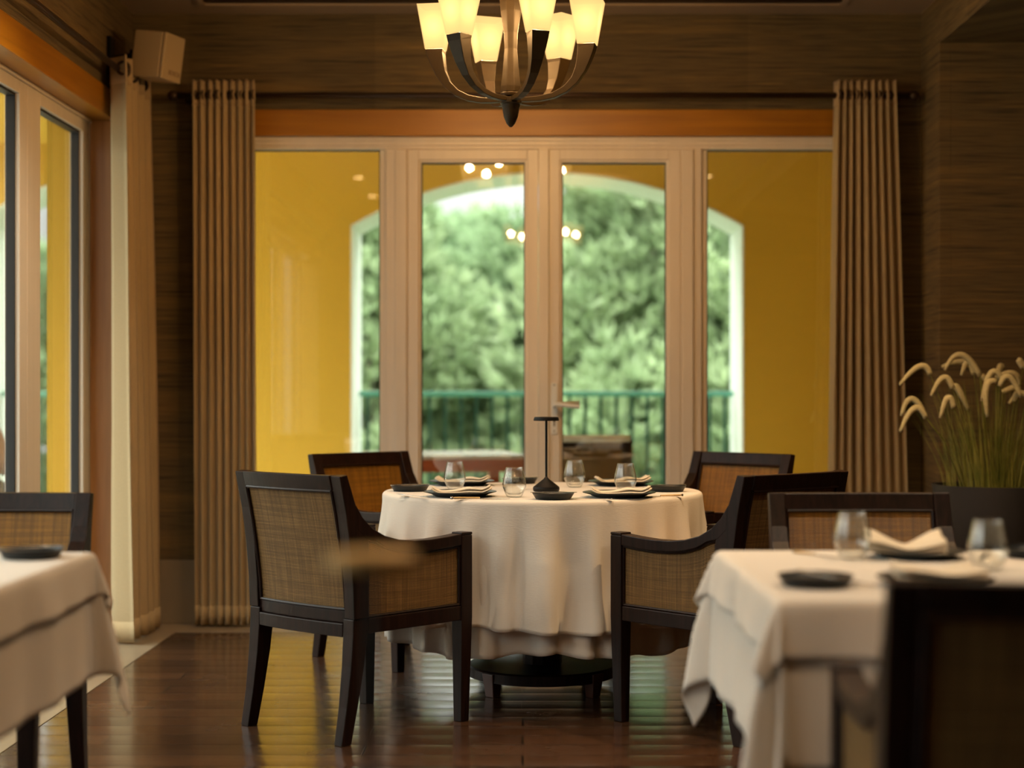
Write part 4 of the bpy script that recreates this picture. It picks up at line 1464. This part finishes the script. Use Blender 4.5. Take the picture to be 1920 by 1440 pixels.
def make_tree(name, seed, H, Rw, mat, ntuft):
    """broad conifer: many upswept plumes of needles on lobed branches"""
    rnd = random.Random(seed)
    o = empty(name, (0, 0, 0))
    MB().tube([(0, 0, 0), (0.1, 0, H * 0.3), (-0.05, 0.1, H * 0.6), (0, 0, H * 0.92)], [0.30, 0.24, 0.15, 0.04], 10).build('trunk', M_BARK, o, smooth=True)
    b = MB()
    lobes = []
    for i in range(150):
        z = H * (0.06 + 0.92 * rnd.random() ** 0.9)
        prof_ = Rw * (1 - (z / H) ** 2.2) ** 0.6 + 0.25
        a = rnd.uniform(0, 2 * pi)
        r = prof_ * rnd.uniform(0.45, 1.0)
        lobes.append((Vector((r * cos(a), r * sin(a), z)), rnd.uniform(0.45, 0.95), a))
    for i in range(ntuft):
        c, s, a = lobes[rnd.randrange(len(lobes))]
        d = Vector((rnd.gauss(0, 1), rnd.gauss(0, 1), rnd.gauss(0, 1.2)))
        d.normalize()
        p_ = c + Vector((d.x * s * 0.75, d.y * s * 0.75, d.z * s * 1.05)) * rnd.uniform(0.75, 1.05)
        up = (Vector((cos(a), sin(a), 0)) * 0.5 + Vector((0, 0, 1.0)) + d * 0.8).normalized()
        for k in range(5):
            dd = (up + Vector((rnd.gauss(0, 0.45), rnd.gauss(0, 0.45), rnd.gauss(0, 0.3)))).normalized()
            L = rnd.uniform(0.16, 0.34)
            sd = dd.orthogonal().normalized()
            sd = (Matrix.Rotation(rnd.uniform(0, pi), 3, dd) @ sd) * rnd.uniform(0.022, 0.042)
            q = len(b.v)
            b.v += [tuple(p_ - sd * 0.4), tuple(p_ + sd * 0.4), tuple(p_ + dd * L * 0.6 + sd), tuple(p_ + dd * L), tuple(p_ + dd * L * 0.6 - sd)]
            b.f.append([q, q + 1, q + 2, q + 3, q + 4]); b.m.append(0); b.uv.append(None)
    b.build('foliage', mat, o, solid='open')
    return o


ta = make_tree('conifer_tree', 51, 11.0, 2.6, M_LEAF, 13000)
tb = make_tree('conifer_tree', 52, 11.0, 2.9, M_LEAF2, 13000)
KA, KB = kids(ta), kids(tb)
trees = [  # x, y, height scale, kind, rotation, label
    (-2.3, 25.0, 0.985, 'a', 0.0, 'pale green conifer at the left of the arched opening'),
    (0.1, 27.0, 0.955, 'b', 1.0, 'darker conifer seen through the left door leaf, sky above it'),
    (1.9, 24.0, 1.10, 'a', 2.0, 'tall pale conifer seen through the right door leaf'),
    (4.6, 26.5, 1.16, 'b', 3.0, 'tall conifer at the right of the arched opening'),
    (-1.2, 31.0, 1.0, 'b', 4.1, 'conifer in the second row behind the left door leaf'),
    (3.1, 31.0, 1.24, 'b', 5.2, 'tallest dark conifer behind the right door leaf, with sky gaps'),
    (-4.6, 29.0, 0.98, 'b', 0.7, 'conifer further left, mostly behind the yellow wall'),
    (6.8, 30.0, 1.2, 'a', 1.7, 'conifer further right, mostly behind the yellow wall'),
    (-9.3, 30.0, 0.93, 'b', 2.4, 'conifer seen in the gap of the left wall glazing'),
]
for i, (x, y, hs, kd, rz_, lab) in enumerate(trees):
    src, ch = (ta, KA) if kd == 'a' else (tb, KB)
    first = (kd == 'a' and i == 0) or (kd == 'b' and i == 1)
    o = src if first else dup(src, children=ch)
    o.location = (x, y, -7.0)
    o.rotation_euler = (0, 0, rz_)
    o.scale = (1, 1, hs)
    tag(o, lab, 'tree', 'trees beyond the porch')

# ================================================================== PERSON on the porch, at the far left
def skinned(name, verts, edges, mat, parent, root=0, levels=2):
    me = bpy.data.meshes.new(name)
    me.from_pydata([v_[:3] for v_ in verts], edges, [])
    me.materials.append(mat)
    o = bpy.data.objects.new(name, me)
    link(o, parent)
    o.modifiers.new('skin', 'SKIN')
    for i, v_ in enumerate(verts):
        me.skin_vertices[0].data[i].radius = (v_[3], v_[3] if len(v_) < 5 else v_[4])
        me.skin_vertices[0].data[i].use_root = (i == root)
    m_ = o.modifiers.new('sub', 'SUBSURF')
    m_.levels = m_.render_levels = levels
    o.modifiers['skin'].use_smooth_shade = True
    return o


M_SKIN = simple('skin', (0.42, 0.23, 0.15), 0.55)
M_NAVY = simple('navy_fabric', (0.02, 0.022, 0.05), 0.85)
M_GREYT = simple('grey_trousers', (0.10, 0.10, 0.12), 0.85)
M_HAIR = simple('dark_hair', (0.03, 0.018, 0.012), 0.7)
pcx, pcy = -3.07, 8.95
pr = empty('person', (pcx, pcy, 0), 0, 'person in a navy top seated on the porch, bare elbow at the left picture edge', 'person')
# local frame: faces +y; body: pelvis, spine, neck, head, arms, legs
V = [(0, -0.02, 0.56, .13, .11), (0, -0.05, 0.70, .125, .10), (0, -0.06, 0.86, .135, .10), (0, -0.05, 0.97, .12, .08), (0, -0.035, 1.03, .055), (0, -0.02, 1.09, .05)]
E = [(0, 1), (1, 2), (2, 3), (3, 4), (4, 5)]
for s_ in (-1, 1):
    k = len(V)
    V += [(s_ * 0.15, -0.05, 0.965, .062), (s_ * 0.20, -0.04, 0.90, .052), (s_ * 0.235, 0.02, 0.73, .043), (s_ * 0.20, 0.13, 0.70, .038), (s_ * 0.13, 0.26, 0.70, .028)]
    E += [(3, k), (k, k + 1), (k + 1, k + 2), (k + 2, k + 3), (k + 3, k + 4)]
    k = len(V)
    V += [(s_ * 0.10, 0.06, 0.53, .085), (s_ * 0.12, 0.40, 0.52, .062), (s_ * 0.12, 0.43, 0.28, .050), (s_ * 0.12, 0.42, 0.09, .036), (s_ * 0.13, 0.52, 0.04, .033)]
    E += [(0, k), (k, k + 1), (k + 1, k + 2), (k + 2, k + 3), (k + 3, k + 4)]
skinned('body', V, E, M_SKIN, pr)
skinned('top', [(0, -0.02, 0.57, .15, .13), (0, -0.05, 0.70, .145, .12), (0, -0.06, 0.86, .155, .12), (0, -0.05, 0.975, .13, .095),
               (0.155, -0.05, 0.965, .075), (0.205, -0.035, 0.90, .068), (-0.155, -0.05, 0.965, .075), (-0.205, -0.035, 0.90, .068)],
        [(0, 1), (1, 2), (2, 3), (3, 4), (4, 5), (3, 6), (6, 7)], M_NAVY, pr)
skinned('trousers', [(0, -0.02, 0.56, .155, .14), (0.10, 0.08, 0.53, .10), (0.12, 0.41, 0.52, .075), (0.12, 0.44, 0.28, .062), (0.12, 0.43, 0.12, .052),
                    (-0.10, 0.08, 0.53, .10), (-0.12, 0.41, 0.52, .075), (-0.12, 0.44, 0.28, .062), (-0.12, 0.43, 0.12, .052)],
        [(0, 1), (1, 2), (2, 3), (3, 4), (0, 5), (5, 6), (6, 7), (7, 8)], M_GREYT, pr)
def ball(name, c, rx, ry, rz2, mat, parent):
    b = MB()
    b.lathe([(max(0.0005, sin(pi * k / 16)), -cos(pi * k / 16)) for k in range(17)], 24)
    b.v = [(c[0] + x_ * rx, c[1] + y_ * ry, c[2] + z_ * rz2) for x_, y_, z_ in b.v]
    return b.build(name, mat, parent, smooth=True)
hd = ball('head', (0, 0.0, 1.20), 0.075, 0.095, 0.112, M_SKIN, pr)
ball('hair', (0, -0.022, 1.225), 0.084, 0.096, 0.108, M_HAIR, pr)
ball('nose', (0, 0.096, 1.19), 0.012, 0.018, 0.022, M_SKIN, hd)
for s_ in (-1, 1):
    ball('ear', (s_ * 0.078, 0.0, 1.19), 0.010, 0.018, 0.028, M_SKIN, hd)
    ball('eye', (s_ * 0.030, 0.084, 1.21), 0.012, 0.010, 0.008, M_HAIR, hd)
    # hands resting together in the lap
    b = skinned('hand', [(s_ * 0.13, 0.26, 0.70, .024, .018), (s_ * 0.105, 0.32, 0.695, .032, .015)] +
                [(s_ * (0.085 + 0.018 * q), 0.365 + 0.004 * (q % 2), 0.692, .009) for q in range(4)] +
                [(s_ * (0.075 + 0.018 * q), 0.400 + 0.006 * (q % 2), 0.680, .008) for q in range(4)] + [(s_ * 0.085, 0.30, 0.705, .010), (s_ * 0.06, 0.335, 0.70, .009)],
                [(0, 1)] + [(1, 2 + q) for q in range(4)] + [(2 + q, 6 + q) for q in range(4)] + [(1, 10), (10, 11)], M_SKIN, pr, levels=1)
    ball('shoe', (s_ * 0.125, 0.50, 0.042), 0.045, 0.12, 0.042, M_HAIR, pr)
ball('mouth', (0, 0.092, 1.155), 0.020, 0.006, 0.004, simple('lips', (0.30, 0.10, 0.08), 0.5), hd)
dup(chair0, (pcx, pcy - 0.02, 0), 0, 'armchair under the seated person at the far left of the porch', children=CH)
